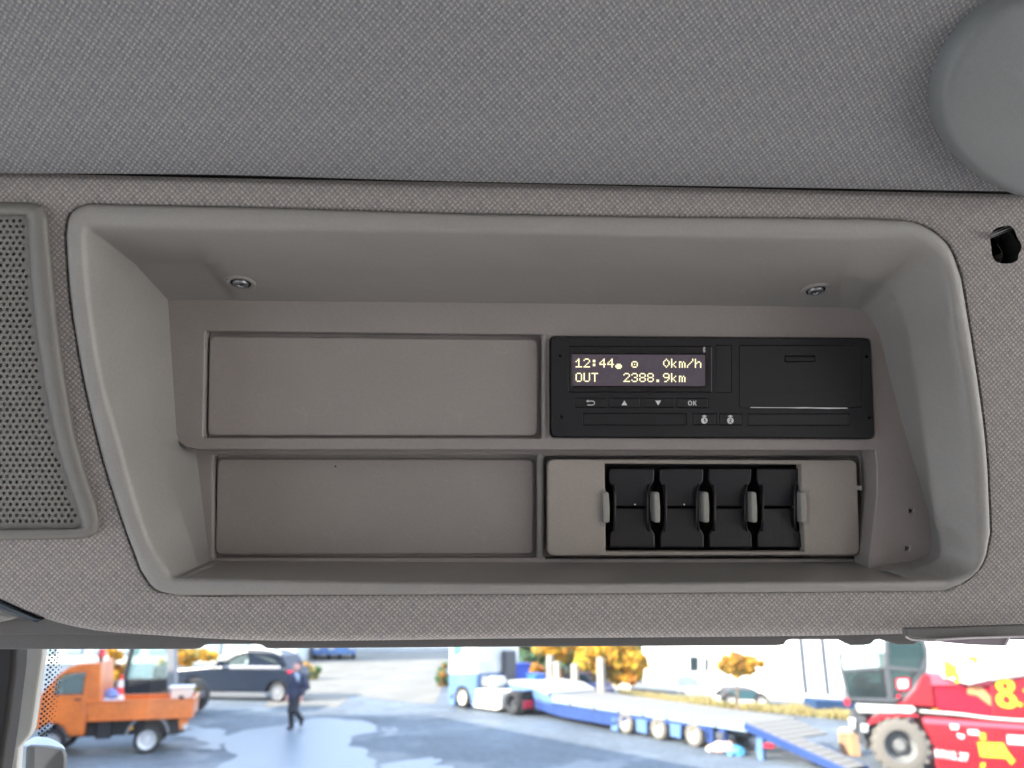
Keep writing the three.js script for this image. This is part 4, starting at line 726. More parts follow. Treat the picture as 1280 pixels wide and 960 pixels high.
// ---- person walking
{
  const base = ground(366, 911.5), o = thing('person', 'person in dark blue jacket and dark trousers walking across the yard', 'person', base.toArray(), -0.35);
  function sdf(bones, lo, hi, res, k = 0.035) {
    const mc = new MarchingCubes(res, M.dark, false, false, 120000), c = lo.clone().add(hi).multiplyScalar(0.5), half = Math.max(hi.x - lo.x, hi.y - lo.y, hi.z - lo.z) / 2, hs = res / 2;
    for (let z = 0; z < res; z++) for (let y = 0; y < res; y++) for (let x = 0; x < res; x++) {
      const p = [c.x + (x - hs) / hs * half, c.y + (y - hs) / hs * half, c.z + (z - hs) / hs * half]; let d = 9;
      for (const [a, b, ra, rb] of bones) {
        const vx = b[0] - a[0], vy = b[1] - a[1], vz = b[2] - a[2], l2 = vx * vx + vy * vy + vz * vz || 1e-9, t = clamp(((p[0] - a[0]) * vx + (p[1] - a[1]) * vy + (p[2] - a[2]) * vz) / l2, 0, 1);
        const e = Math.hypot(p[0] - a[0] - vx * t, p[1] - a[1] - vy * t, p[2] - a[2] - vz * t) - lerp(ra, rb, t), h = Math.max(k - Math.abs(d - e), 0) / k; d = Math.min(d, e) - h * h * k * 0.25;
      }
      mc.field[x + y * res + z * res * res] = -d;
    }
    mc.isolation = 0; mc.update(); const n = mc.count, pos = new Float32Array(n * 3);
    for (let i = 0; i < n; i++) { pos[3 * i] = c.x + mc.positionArray[3 * i] * half; pos[3 * i + 1] = c.y + mc.positionArray[3 * i + 1] * half; pos[3 * i + 2] = c.z + mc.positionArray[3 * i + 2] * half; }
    const g = new THREE.BufferGeometry(); g.setAttribute('position', new THREE.BufferAttribute(pos, 3)); const m = mergeVertices(g, 1e-4); m.computeVertexNormals(); return m;
  }
  // facing +z; the left leg carries, the right one swings behind
  const hipL = [-0.08, 0.86, 0], hipR = [0.09, 0.86, 0], kneeL = [-0.07, 0.48, 0.06], ankL = [-0.06, 0.08, -0.02], kneeR = [0.10, 0.49, 0.12], ankR = [0.11, 0.22, -0.22];
  const shL = [-0.19, 1.34, 0.02], shR = [0.19, 1.34, 0.02], elL = [-0.24, 1.07, -0.04], wrL = [-0.17, 0.86, 0.12], elR = [0.27, 1.08, -0.06], wrR = [0.24, 0.86, 0.02];
  const head = [[[0, 1.56, 0.02], [0, 1.60, 0.01], 0.088, 0.092], [[0, 1.50, 0.045], [0, 1.56, 0.04], 0.055, 0.075], [[0, 1.535, 0.115], [0, 1.565, 0.105], 0.014, 0.010], [[0.092, 1.55, 0.0], [0.094, 1.575, 0.0], 0.014, 0.016], [[-0.092, 1.55, 0.0], [-0.094, 1.575, 0.0], 0.014, 0.016]];
  const hand = (w, s) => { const b = [[w, [w[0], w[1] - 0.07, w[2] + 0.02], 0.026, 0.032]]; for (let k = 0; k < 4; k++) { const x = w[0] + (k - 1.5) * 0.019; b.push([[x, w[1] - 0.08, w[2] + 0.02], [x, w[1] - 0.12 - (k === 1 || k === 2 ? 0.012 : 0), w[2] + 0.035], 0.010, 0.009], [[x, w[1] - 0.12, w[2] + 0.035], [x, w[1] - 0.145 - (k === 1 || k === 2 ? 0.012 : 0), w[2] + 0.06], 0.009, 0.008]); } b.push([[w[0] + s * 0.02, w[1] - 0.03, w[2] + 0.02], [w[0] + s * 0.045, w[1] - 0.075, w[2] + 0.05], 0.012, 0.010]); return b; };
  const skin = mat([0.62, 0.33, 0.26], 0.6);
  const core = [[hipL, kneeL, 0.075, 0.05], [kneeL, ankL, 0.05, 0.035], [hipR, kneeR, 0.075, 0.05], [kneeR, ankR, 0.05, 0.035], [[0, 0.90, 0], [0, 1.30, 0.02], 0.12, 0.14], [shL, shR, 0.06, 0.06], [shL, elL, 0.045, 0.037], [elL, wrL, 0.037, 0.026], [shR, elR, 0.045, 0.037], [elR, wrR, 0.037, 0.026], [[0, 1.36, 0.01], [0, 1.50, 0.02], 0.055, 0.05]];
  const body = sdf([...core, ...head, ...hand(wrL, 1), ...hand(wrR, -1)], V3(-0.9, 0, -0.9), V3(0.9, 1.8, 0.9), 110, 0.02);
  part('body', body, skin, o);
  part('jacket', sdf([[[0, 0.84, 0], [0, 1.28, 0.01], 0.165, 0.165], [[-0.08, 1.2, 0], [0.08, 1.2, 0.02], 0.14, 0.14], [shL, shR, 0.088, 0.088], [shL, elL, 0.075, 0.06], [elL, [wrL[0] - 0.01, wrL[1] + 0.02, wrL[2] - 0.01], 0.06, 0.046], [shR, elR, 0.075, 0.06], [elR, [wrR[0], wrR[1] + 0.02, wrR[2]], 0.06, 0.046], [[0, 1.38, 0.01], [0, 1.44, 0.015], 0.08, 0.068]], V3(-0.6, 0.5, -0.6), V3(0.6, 1.7, 0.6), 64), mat([0.025, 0.035, 0.075], 0.8), o);
  part('trousers', sdf([[hipL, hipR, 0.115, 0.115], [hipL, kneeL, 0.105, 0.082], [kneeL, ankL, 0.082, 0.066], [hipR, kneeR, 0.105, 0.082], [kneeR, ankR, 0.082, 0.066]], V3(-0.6, -0.1, -0.6), V3(0.6, 1.1, 0.6), 64), mat([0.02, 0.022, 0.03], 0.9), o);
  for (const [a, f, r] of [[ankL, [-0.06, 0.045, 0.13], 0], [ankR, [0.12, 0.09, -0.20], 1]]) part('shoe', sdf([[[a[0], a[1] - 0.02, a[2] - 0.02], [a[0], r ? a[1] - 0.06 : 0.045, a[2] + 0.02], 0.05, 0.048], [[a[0], r ? a[1] - 0.06 : 0.045, a[2]], f, 0.045, 0.042]], V3(a[0] - 0.3, a[1] - 0.3, a[2] - 0.3), V3(a[0] + 0.3, a[1] + 0.3, a[2] + 0.3), 44), mat([0.015, 0.015, 0.015], 0.7), o);
  part('hair', sdf([[[0, 1.60, -0.02], [0, 1.63, -0.015], 0.096, 0.088], [[0, 1.53, -0.05], [0, 1.58, -0.04], 0.07, 0.08]], V3(-0.2, 1.4, -0.2), V3(0.2, 1.8, 0.2), 44), mat([0.05, 0.03, 0.02], 0.9), o);
  part('scarf', sdf([[[0.05, 1.40, 0.10], [0.13, 1.33, 0.13], 0.05, 0.05], [[0.13, 1.34, 0.13], [0.15, 1.25, 0.14], 0.05, 0.035]], V3(-0.2, 1.1, -0.1), V3(0.35, 1.5, 0.35), 40), mat([0.36, 0.42, 0.50], 0.8), o);
}
// ---- blue and white tractor unit
{
  const [o, S] = vehicle('lorry_tractor', 'blue and white lorry tractor unit coupled to the flatbed trailer', 'lorry', [577.5, 885], [641, 894.5]), W = 1.85;
  const arch = [[590, 884], [587.5, 872], [584, 861], [578, 857], [572, 859], [568.5, 868], [567.5, 882]];
  part('cab_upper', sidePlate(S, [[563, 765], [597.5, 765], [596.5, 842.5], [561, 842.5]], 0, W, 0.04, [[[566.5, 790], [578, 790], [577, 815], [571, 820], [566, 819]]]), M2.truckWhite, o);
  part('side_window', sidePlate(S, [[566.5, 790], [578, 790], [577, 815], [571, 820], [566, 819]], -0.03, 0.02), mat([0.10, 0.22, 0.2], 0.08), o);
  part('cab_lower', sidePlate(S, [[561, 843], [596.3, 843], [594.5, 868], [592, 884], ...arch, [562, 881], [560, 872]], 0.015, W + 0.03, 0.03), M2.blueLight, o);
  part('step', sidePlate(S, [[563, 868], [566, 868], [566, 873], [563, 873]], 0.02, 0.03, 0.005), M2.blackPlastic, o);
  const r0 = S(597, 843), r1 = S(597, 815);
  part('air_duct', box(r0.x + 0.003, r0.x + 0.25, r0.y - 0.2, r1.y, -W * 0.8, -W * 0.55, 0.04), M2.greyDark, o);
  part('fuel_tank', sidePlate(S, [[589, 862.5], [592, 861], [622, 862.5], [626, 866], [626, 886], [620, 888], [592, 884], [588.5, 880]], 0, 0.55, 0.03, [], 0.06), M2.cream, o);
  part('frame_rail', sidePlate(S, [[594, 858], [668, 866], [668, 878], [594, 872]], -0.5, 0.12), M2.greyDark, o); part('frame_rail', sidePlate(S, [[594, 858], [668, 866], [668, 878], [594, 872]], -1.3, 0.12), M2.greyDark, o);
  part('air_tank', (() => { const p = S(601, 852), g = new THREE.CylinderGeometry(0.16, 0.16, 0.5, 18); g.rotateX(Math.PI / 2); g.translate(p.x, p.y, -0.4); return g; })(), M2.grey, o);
  part('air_tank', (() => { const p = S(612, 853), g = new THREE.CylinderGeometry(0.17, 0.17, 0.5, 18); g.rotateX(Math.PI / 2); g.translate(p.x, p.y, -0.3); return g; })(), M2.truckWhite, o);
  wheelPx(o, S, 577.5, 871, 13.6, 0.28, { rimR: 0.66, rim: mat([0.66, 0.62, 0.52], 0.5) }, 0.0); wheelPx(o, S, 639, 879.5, 15.0, 0.45, { rimR: 0.62, dish: 0.75, rim: M2.greyDark }, -0.02);
  for (const x of [577.5, 639]) { const c = S(x, 880); wheel(o, V3(c.x, 0.38, -W + 0.32), 0.38, 0.3); }
  const mf = S(652, 880); part('mudflap', box(mf.x - 0.02, mf.x + 0.02, 0.12, 0.72, -0.5, 0.02, 0.005), M.dark, o);
  const tl = S(656, 881); for (const d of [0, 1]) part('tail_lamp', box(mf.x + 0.021, mf.x + 0.07, tl.y - 0.13, tl.y + 0.10, d ? -0.42 : -0.20, d ? -0.25 : -0.02, 0.02), M2.redLamp, o);
  part('tail_lamp_bar', [box(mf.x + 0.021, mf.x + 0.05, tl.y - 0.16, tl.y + 0.13, -0.46, 0.02)], M2.blackPlastic, o);
}
// ---- blue low flatbed trailer
{
  const [o, S] = vehicle('flatbed_trailer', 'blue low flatbed trailer with pale deck, stakes and lowered ramp', 'trailer', [781, 917], [866, 933.5]), W = 1.9;
  const X = (px, py) => S(px, py).x;
  part('gooseneck', sidePlate(S, [[617, 853.5], [640, 855], [667, 860], [681, 869], [690, 873], [690, 884], [672, 878], [662, 868], [640, 863], [618, 859.5]], 0, W, 0.02), M2.blueLight, o);
  part('gooseneck_deck', sidePlate(S, [[617, 850.5], [640, 851.5], [668, 856.5], [684, 866], [684, 869], [667, 860], [640, 855], [617, 853.5]], -0.005, W - 0.01), mat([0.42, 0.40, 0.36], 0.8), o);
  // deck: pale side rail and boards laid across
  part('side_rail', sidePlate(S, [[690, 868.5], [760, 879], [830, 890], [925, 901.5], [934, 906], [934, 915.5], [840, 901], [760, 889], [690, 878]], 0.02, 0.10, 0.01), mat([0.27, 0.34, 0.42], 0.6), o);
  const yT = S(800, 886).y, x0 = X(688, 872), x1 = X(930, 907), nb = 26;
  for (let k = 0; k < nb; k++) part('deck_board', box(lerp(x0, x1, k / nb) + 0.01, lerp(x0, x1, (k + 1) / nb) - 0.01, yT - 0.06, yT - 0.005 + 0.006 * hash(k, 2, 3), -W, -0.085), M2.timber, o);
  part('main_beam', sidePlate(S, [[690, 878.5], [760, 889.5], [840, 901.5], [884, 908], [889, 926], [882.5, 925], [881, 914], [866, 908], [840, 906], [800, 900.5], [782, 899], [768, 908], [752, 905], [700, 896], [670, 886], [663, 871], [672, 873]], 0.0, 0.16, 0.01), M2.blue, o);
  part('main_beam', sidePlate(S, [[690, 878.5], [884, 908], [884, 922], [782, 909], [700, 896], [672, 884]], -W + 0.2, 0.16), M2.blue, o);
  part('cross_frame', box(x0 + 0.2, x1 - 0.2, yT - 0.32, yT - 0.07, -W + 0.3, -0.3), M2.greyDark, o);
  [[781, 904.5, 13.4], [822, 912.5, 14.4], [866, 918.5, 15]].forEach(([x, y, r], i) => { wheelPx(o, S, x, y, r, 0.3, { rimR: 0.6, tyre: M.dirtyTyre, rim: mat([0.60, 0.57, 0.48], 0.6), dish: 0.5 }, 0.03); const c = S(x, y); wheel(o, V3(c.x, 0.26, -W + 0.3), 0.26, 0.28); });
  for (const px of [801.5, 844]) part('wheel_cover', sidePlate(S, [[px - 7, 898 + (px - 800) * 0.14], [px + 7, 900 + (px - 800) * 0.14], [px + 6, 917 + (px - 800) * 0.14], [px - 6, 914 + (px - 800) * 0.14]], 0.01, 0.1, 0.005), M2.blueLight, o);
  for (const px of [768, 887, 902]) part('mudflap', sidePlate(S, [[px - 4, 896 + (px - 768) * 0.1], [px + 4, 898 + (px - 768) * 0.1], [px + 4, 914 + (px - 768) * 0.13], [px - 4, 912 + (px - 768) * 0.13]], 0.0, 0.1), px === 768 ? M2.blueLight : M2.blue, o);
  part('light_box', sidePlate(S, [[894, 915], [904, 916], [903, 925], [895, 924]], 0.03, 0.08, 0.01), M2.greyDark, o);
  for (let k = 0; k < 7; k++) { const t = k / 7, px = lerp(712, 925, t), py = lerp(876.5, 904.5, t); part('lashing_ring', sidePlate(S, [[px - 0.9, py - 3], [px + 0.9, py - 3], [px + 0.9, py + 8], [px - 0.9, py + 8]], 0.035, 0.02), M2.greyDark, o); }
  // stakes along the far edge
  for (const [px, yb, yt2, w] of [[636.5, 851, 829, 5.5], [657, 851.5, 828, 6], [687.5, 858, 819, 6], [696.5, 858.5, 827, 6], [719, 865, 830, 6.5], [752, 873, 822, 7]]) {
    const z = -W + 0.1, a = S(px, yb, z), c = S(px, yt2, z), wd = (S(px + w / 2, yb, z).x - S(px - w / 2, yb, z).x) / 2;
    part('stake', box(a.x - wd, a.x + wd, a.y - 0.05, c.y, z - 0.06, z + 0.06, 0.02), M2.stake, o);
  }
  // lowered ramp and leg at the tail
  const rb = S(932, 908), re = S(1062, 968), yr = 0.06, P0 = V3(x1 + 0.02, yT - 0.02, 0), P1 = V3(re.x, yr, 0);
  const beam = (z) => { const d = bar(P0.clone().setZ(z), P1.clone().setZ(z), 0.15, 0.07); return d; };
  part('ramp_beam', beam(0.0), M2.blue, o); part('ramp_beam', beam(-0.62), M2.blue, o);
  for (let k = 0; k < 12; k++) { const a = P0.clone().lerp(P1, (k + 0.06) / 12), b = P0.clone().lerp(P1, (k + 0.94) / 12); a.y += 0.075; b.y += 0.075; const wide = k < 5; a.z = b.z = wide ? -0.78 : -0.31; part('ramp_board', bar(a, b, 0.03, wide ? 1.46 : 0.53), M2.timber, o); }
  part('support_leg', sidePlate(S, [[945, 922], [953, 923], [953.5, 951], [949, 953], [945, 940]], -0.01, 0.12, 0.01), M2.blueLight, o);
  part('tail_lamp', sidePlate(S, [[954, 929], [966, 930], [967, 935], [955, 935]], 0.08, 0.05, 0.01), M2.redLamp, o);
  const put = (px, py, z) => S(px, py, z).applyMatrix4(o.matrixWorld);
  const bx = (label, px, yb, yt3, w, d, z, m) => { const p = put(px, yb, z), h = put(px, yt3, z).y - p.y, q = thing('blue_crate', label, 'crate', p.toArray(), o.rotation.y); part('crate_body', box(-w / 2, w / 2, 0, h * 0.86, -d / 2, d / 2, 0.03), m, q); part('crate_lid', box(-w / 2 - 0.03, w / 2 + 0.03, h * 0.862, h, -d / 2 - 0.03, d / 2 + 0.03, 0.02), m, q); return q; };
  bx('large royal blue crate on the trailer gooseneck behind the lorry cab', 640, 851, 828, 1.1, 0.7, -1.1, mat([0.03, 0.08, 0.42], 0.6));
  bx('small blue crate on the trailer gooseneck beside a pale stake', 670, 852, 842, 0.5, 0.4, -1.1, mat([0.03, 0.14, 0.50], 0.6));
}
// ---- blue car standing behind the trailer deck
{
  const b = ground(720, 883), o = thing('blue_car', 'blue car partly hidden behind the pale trailer deck', 'car', [b.x + 0.3, 0, b.z - 2.0], -0.6), m = paint([0.10, 0.14, 0.32]); o.scale.setScalar(0.72);
  part('body', plate(roundPts([[-1.3, 0.25], [1.3, 0.25], [1.35, 0.6], [0.9, 0.78], [-1.2, 0.8], [-1.35, 0.6]].map(p => V3(p[0], p[1], 0)), 0.12), 0, 1.2, 0.08), m, o);
  part('cabin', plate(roundPts([[-1.1, 0.79], [0.7, 0.79], [0.35, 1.15], [-0.8, 1.17]].map(p => V3(p[0], p[1], 0)), 0.1), -0.08, 1.04, 0.08), M2.window, o);
  part('roof', box(-0.7, 0.25, 1.172, 1.2, -1.05, -0.15, 0.01), m, o);
  for (const x of [-0.85, 0.85]) { wheel(o, V3(x, 0.25, 0.01), 0.25, 0.18); wheel(o, V3(x, 0.25, -1.02), 0.25, 0.18); }
}
// ---- pale van by the wall and dark blue container
{
  const b = ground(934, 893), o = thing('pale_van', 'pale van with dark windows parked at the white wall behind the small orange tree', 'van', [b.x + 0.35, 0, b.z - 1.7], 0.0), S = sideOf(o);
  part('body', sidePlate(S, [[901, 878], [904, 874], [960, 876], [965, 880], [964, 893], [903, 891]], 0, 1.2, 0.05), M2.cream, o);
  part('cabin', sidePlate(S, [[909, 877], [910.5, 863], [916, 861], [942, 861.5], [950, 866], [957, 878]], -0.06, 1.08, 0.06), M2.greyDark, o);
  part('side_window', sidePlate(S, [[911, 874], [912, 864.5], [921, 863.5], [921, 875]], -0.05, 0.02), mat([0.10, 0.2, 0.2], 0.1), o); part('side_window', sidePlate(S, [[924, 875], [924, 863.5], [941, 864], [948, 868], [954, 877]], -0.05, 0.02), mat([0.06, 0.14, 0.16], 0.1), o);
  for (const x of [914, 953]) { const c = S(x, 890); wheel(o, V3(c.x, 0.22, 0.01), 0.22, 0.16); wheel(o, V3(c.x, 0.22, -1.0), 0.22, 0.16); }
  part('door_mirror', (() => { const p = S(903, 875); return box(p.x - 0.08, p.x + 0.04, p.y, p.y + 0.1, 0, 0.1, 0.02); })(), M2.blackPlastic, o);
  const c = at(1042, 893, 25.4), k = thing('skip', 'dark blue open container at the foot of the white wall', 'container', [c.x, 0, c.z], 0.1), T = sideOf(k);
  part('bin', sidePlate(T, [[1019, 874.5], [1070, 877], [1068, 889.5], [1020, 887]], 0, 0.8, 0.02), mat([0.02, 0.06, 0.14], 0.5), k);
  part('base', sidePlate(T, [[1021, 889], [1067, 890.5], [1066, 903], [1022, 900]], 0.01, 0.78, 0.02), M2.white, k);
}
// ---- red telehandler
{
  const a = ground(1126, 973), o = thing('telehandler', 'large red telehandler with a glazed cab and tall tyres at the right', 'telehandler', [a.x, 0, a.z - 0.35], -0.30), S = sideOf(o), W = 1.9;
  const P = (pts, z, t, b, h, r) => sidePlate(S, pts, z, t, b, h ?? [], r ?? 0);
  // cab
  const outer = [[1057, 780], [1150, 780], [1160, 812], [1160, 838], [1150, 846], [1140, 862], [1128, 874], [1118, 879], [1062, 876], [1056, 862], [1050.5, 838], [1049, 822], [1053, 806]];
  const w1 = [[1059, 795], [1106, 795], [1105.5, 833], [1054.5, 837], [1052.5, 822], [1055, 808]], w2 = [[1111, 795], [1150, 795], [1156, 814], [1156, 837], [1111.5, 832.5]], w3 = [[1055.5, 841], [1105.5, 837.5], [1110, 873], [1064, 872], [1059, 861]], w4 = [[1112, 837], [1148, 840], [1138, 858], [1126, 869], [1117.5, 873]];
  part('cab_frame', P(outer, 0, 0.10, 0.02, [w1, w2, w3, w4]), M2.greyDark, o);
  part('cab_frame', P(outer, -1.0, 0.10, 0.02, [w1, w2, w3, w4]), M2.greyDark, o);
  const tint = new THREE.MeshPhysicalMaterial({ color: new THREE.Color(0.13, 0.21, 0.21), roughness: 0.03, transmission: 0.9, thickness: 0, ior: 1.5 });
  for (const w of [w1, w2, w3, w4]) part('cab_window', P(w, -0.04, 0.012), w === w1 ? M2.winClear : tint, o);
  const f0 = S(1052, 822), f1 = S(1058, 790), f2 = S(1060, 872);
  part('cab_post', [bar(V3(f0.x, f0.y, -0.1), V3(f0.x, f0.y, -0.9), 0.05), bar(V3(f2.x, f2.y, -0.1), V3(f2.x, f2.y, -0.9), 0.12), bar(V3(f1.x, f1.y, -0.1), V3(f1.x, f1.y, -0.9), 0.1)], M2.grey, o);
  const fl = S(1060, 876), fr = S(1130, 876); part('cab_floor', box(fl.x, fr.x, fl.y - 0.05, fl.y + 0.04, -1.0, -0.1), M2.greyDark, o);
  const se = S(1106, 858); part('seat', [box(se.x - 0.35, se.x + 0.15, se.y - 0.25, se.y, -0.8, -0.35, 0.06), box(se.x + 0.02, se.x + 0.17, se.y - 0.05, se.y + 0.62, -0.78, -0.36, 0.06)], M2.blackPlastic, o);
  const ds = S(1072, 862); part('console', [box(ds.x - 0.08, ds.x + 0.2, fl.y, ds.y + 0.1, -0.8, -0.3, 0.05), box(ds.x - 0.02, ds.x + 0.26, ds.y + 0.02, ds.y + 0.24, -0.55, -0.3, 0.03)], mat([0.3, 0.42, 0.42], 0.5), o);
  const st = new THREE.TorusGeometry(0.17, 0.02, 8, 24); st.rotateX(1.1); const sp = S(1088, 846); st.translate(sp.x, sp.y, -0.55); part('steering_wheel', st, M2.blackPlastic, o);
  part('work_lamp', P([[1120, 848], [1138, 847], [1139, 862], [1132, 865], [1121, 863]], 0.03, 0.08, 0.02, [], 0.06), M2.redLamp, o); part('lamp_lens', P([[1122.5, 850], [1135, 849.5], [1135.5, 860], [1123.5, 861]], 0.05, 0.03, 0.01, [], 0.04), M2.white, o);
  part('reflector', P([[1121, 868], [1126, 868], [1126, 873], [1121, 873]], 0.03, 0.03, 0.005, [], 0.02), M2.redLamp, o); part('reflector', P([[1054, 872], [1062, 874], [1063, 882], [1056, 882]], 0.03, 0.03, 0.005, [], 0.02), M2.redLamp, o);
  // upper structure
  part('engine_cover', P([[1152, 842], [1164, 844], [1169, 884], [1119, 881], [1130, 876], [1143, 862]], -0.005, 1.0, 0.03), M2.red, o);
  part('side_panel', P([[1164, 856], [1180, 857], [1238, 856], [1240, 897], [1168, 886]], -0.06, 0.9, 0.02), M2.redDark, o);
  part('rear_cover', P([[1238, 852], [1250, 850], [1330, 838], [1400, 832], [1400, 905], [1240, 897]], -0.01, 1.2, 0.03), M2.red, o);
  part('top_cover', P([[1160, 843], [1240, 850], [1240, 857], [1164, 857]], -0.01, 0.8, 0.01), mat([0.60, 0.10, 0.14], 0.5), o);
  // white boom lying over the machine, with yellow prints
  part('boom', P([[1178, 800], [1262, 803], [1300, 826], [1420, 870], [1420, 800], [1380, 770], [1178, 770]].slice(0, 0).concat([[1178, 780], [1400, 780], [1400, 828], [1280, 842], [1242, 849], [1212, 856], [1180, 848]]), 0.10, 0.5, 0.02), M2.white, o);
  const pr = (pts, m, z = 0.105) => part('print', P(pts, z, 0.008), m, o);
  pr([[1179.5, 826], [1184, 825], [1189, 829], [1196, 833], [1197, 842], [1192, 846], [1186, 848], [1180.5, 846]], M2.yellow); pr([[1207, 822], [1217, 820], [1222, 822], [1222, 828], [1219, 832], [1216, 826], [1208, 825]], M2.amber); pr([[1225, 824], [1230, 824], [1232, 828], [1227, 827]], M2.yellow); pr([[1193, 843], [1199, 842], [1200, 853], [1194, 854]], M2.yellow); pr([[1180, 806], [1222, 808], [1222, 816], [1180, 814]], mat([0.72, 0.62, 0.30], 0.7));
  part('boom_cylinder', P([[1208, 858], [1226, 857], [1240, 872], [1240, 884], [1232, 878], [1222, 870], [1210, 868]], -0.05, 0.12, 0.02), mat([0.62, 0.30, 0.12], 0.5), o);
  // lettering: big yellow 8. on the cover, RTH8.27 on the chassis
  const word = (str, px, py, hpx, wpx, z, m, ang = 0) => { const c = S(px, py, z), h = S(px, py - hpx, z).y - c.y, w = S(px + wpx, py, z).x - c.x, g = new TextGeometry(str, { font, size: 1, depth: 0.01, curveSegments: 5, bevelEnabled: false }); g.computeBoundingBox(); const b = g.boundingBox; g.translate(-b.min.x, -b.min.y, 0); g.scale(w / (b.max.x - b.min.x), h / (b.max.y - b.min.y), 1); g.rotateZ(ang); g.translate(c.x, c.y, z); part('lettering', g, m, o); };
  word('8', 1246, 884, 37, 26, 0.0, M2.yellow, -0.06); word('.2', 1272, 883, 24, 26, 0.0, M2.yellow, -0.02);
  word('RTH8.27', 1169, 946.5, 10, 41, 0.025, M2.white, -0.08);
  // slewing gap and turret ring
  part('turret_gap', P([[1100, 881], [1168, 886], [1240, 896], [1400, 906], [1400, 914], [1240, 903], [1150, 893], [1100, 890]], -0.25, 1.2, 0.01), mat([0.24, 0.24, 0.20], 0.7), o);
  part('handrail', [tube([S(1150, 889, 0.02), S(1200, 893, 0.02), S(1240, 898, 0.02), S(1300, 902, 0.02)], 0.03, 16, 6)], mat([0.6, 0.6, 0.55], 0.4), o);
  part('yellow_tag', P([[1164, 886.5], [1172, 886], [1173, 890.5], [1165, 890.5]], 0.03, 0.03, 0.005), M2.amber, o);
  part('step_plate', P([[1070, 880], [1142, 883], [1146, 888], [1140, 892], [1074, 891]], 0.02, 0.3, 0.02), mat([0.6, 0.6, 0.56], 0.6), o);
  // chassis, fender, axle
  part('chassis', P([[1151, 897], [1162, 896], [1290, 905], [1420, 914], [1420, 990], [1172, 966], [1166, 935], [1158, 914]], 0.01, W, 0.04), M2.red, o);
  part('chassis_ridge', P([[1153, 898], [1290, 907], [1420, 916], [1420, 921], [1290, 913], [1156, 905]], 0.03, 0.1, 0.015), mat([0.62, 0.10, 0.14], 0.35), o);
  part('fender', P([[1085, 903], [1091, 897], [1104, 892.5], [1122, 891], [1148, 893], [1150, 897], [1122, 897], [1106, 899], [1096, 904], [1087, 907]], 0.06, 0.55, 0.015), M2.red, o);
  part('front_linkage', [P([[1066, 890], [1096, 893], [1096, 912], [1090, 922], [1086, 938], [1082, 938], [1080, 920], [1068, 918], [1064, 905]], -0.3, 0.5, 0.02), P([[1072, 896], [1082, 896], [1080, 930], [1074, 930]], 0.0, 0.15, 0.01)], M2.greyDark, o);
  part('coupling', P([[1062, 898], [1070, 899], [1069, 912], [1063, 911]], 0.02, 0.2, 0.02), mat([0.6, 0.62, 0.62], 0.5), o); part('coupling', P([[1076, 905], [1086, 906], [1085, 916], [1077, 915]], 0.03, 0.2, 0.02), mat([0.55, 0.57, 0.57], 0.5), o);
  wheelPx(o, S, 1127, 940, 35, 0.45, { rimR: 0.56, tyre: M.dirtyTyre, rim: mat([0.20, 0.20, 0.19], 0.6), dish: 0.8, lugs: 18 }, 0.10);
  const c = S(1127, 940), r = S(1127, 905).y - S(1127, 940).y; wheel(o, V3(c.x, r * 1.045, -W + 0.4), r, 0.45, { tyre: M.dirtyTyre }); const c2 = S(1400, 940); wheel(o, V3(c2.x + 0.3, r * 1.045, 0.1), r, 0.45, { rimR: 0.56, tyre: M.dirtyTyre, lugs: 18 }); wheel(o, V3(c2.x + 0.3, r * 1.045, -W + 0.4), r, 0.45, { tyre: M.dirtyTyre });
  // stickers on the chassis
  part('sticker', P([[1187, 905], [1198, 906], [1198, 912], [1189, 911.5]], 0.03, 0.022), M2.white, o); part('sticker', P([[1196, 917], [1206, 919], [1204, 924], [1198, 922]], 0.03, 0.022), M2.white, o); part('sticker', P([[1210, 912], [1223, 913], [1224, 919], [1211, 918]], 0.03, 0.022), M2.white, o);
  part('sticker', P([[1224, 916], [1232, 917], [1232, 926], [1226, 925]], 0.03, 0.022), M2.yellow, o); part('sticker', P([[1222, 928], [1254, 929], [1260, 940], [1269, 951], [1264, 956], [1258, 948], [1226, 946]], 0.03, 0.022), M2.yellow, o); part('sticker', P([[1259, 919], [1300, 921], [1300, 932], [1260, 930]], 0.03, 0.022), M2.white, o); part('sticker', P([[1226, 954], [1232, 954], [1231, 960], [1226, 960]], 0.03, 0.022), M2.yellow, o);
}
// ---- carton and rags on the ground
{
  const b = ground(1064, 945), o = thing('carton', 'brown cardboard carton standing on the ground in front of the telehandler wheel', 'carton', b.toArray(), -0.3), k = 15.5 / F * 1.17;
  part('carton_body', box(-11 * k, 11 * k, 0, 22 * k, -0.35, 0, 0.01), M2.card, o); part('flap', (() => { const g = box(-11 * k, 11 * k, 0, 0.012, -0.16, 0); g.rotateX(0.5); g.translate(0, 22 * k + 0.01, 0); return g; })(), M2.card, o); part('tape', box(-0.04, 0.04, 0.01, 22 * k, 0.001, 0.004), mat([0.5, 0.33, 0.16], 0.4), o);
  part('white_bundle', (() => { const g = globalThis.lump_(0.13, 0.07, 0.1, 5); g.translate(-0.05, 22 * k + 0.01, -0.2); return g; })(), M2.white, o);
  const r = (px, py, name, label, rx, ry, m, s) => { const q = ground(px, py), t = thing(name, label, 'litter', q.toArray()); part('rag', globalThis.lump_(rx, ry, rx * 0.7, s, 0.5), m, t); };
  r(905, 941, 'white_rag', 'crumpled white and red rag on the ground beside the trailer tail', 0.28, 0.13, mat([0.66, 0.50, 0.45], 0.8), 11); r(921, 944, 'blue_bag', 'crumpled light blue plastic bag beside the white rag', 0.20, 0.11, mat([0.12, 0.45, 0.75], 0.5), 12); r(893, 939, 'white_rag', 'flat white cloth on the ground by the last trailer wheel', 0.20, 0.06, mat([0.66, 0.64, 0.56], 0.8), 13);
}

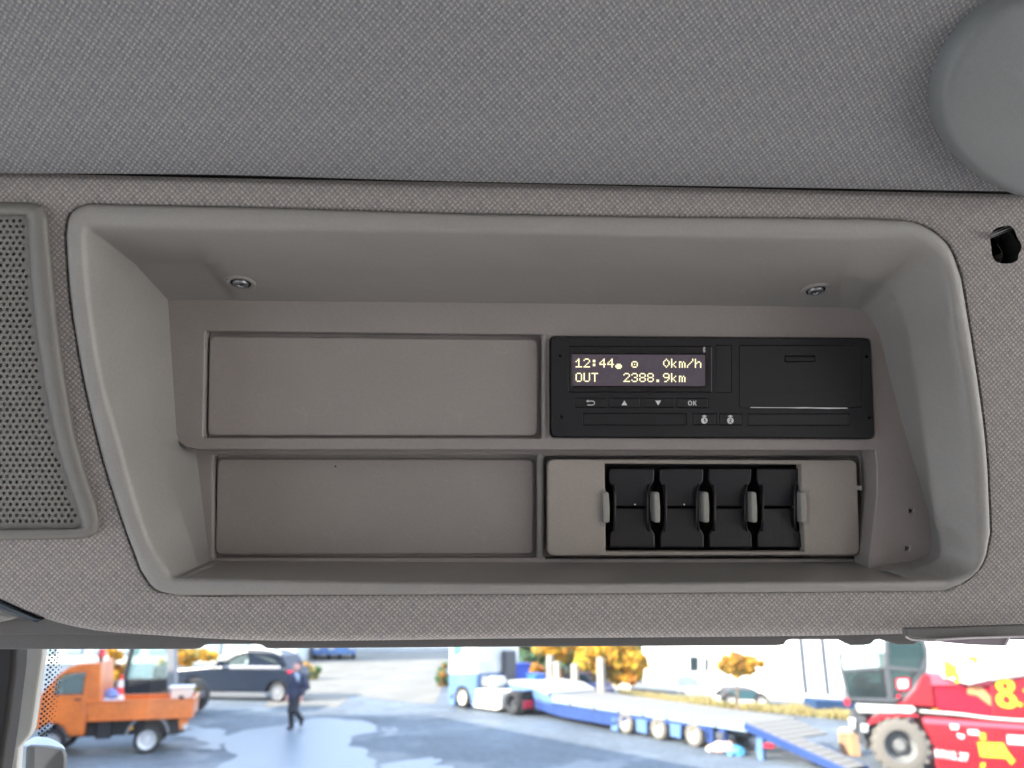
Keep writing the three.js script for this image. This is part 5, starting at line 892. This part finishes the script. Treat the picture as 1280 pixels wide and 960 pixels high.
scene.traverse(o => { if (o.isMesh) { o.castShadow = true; o.receiveShadow = true; } });
renderer.render(scene, camera);
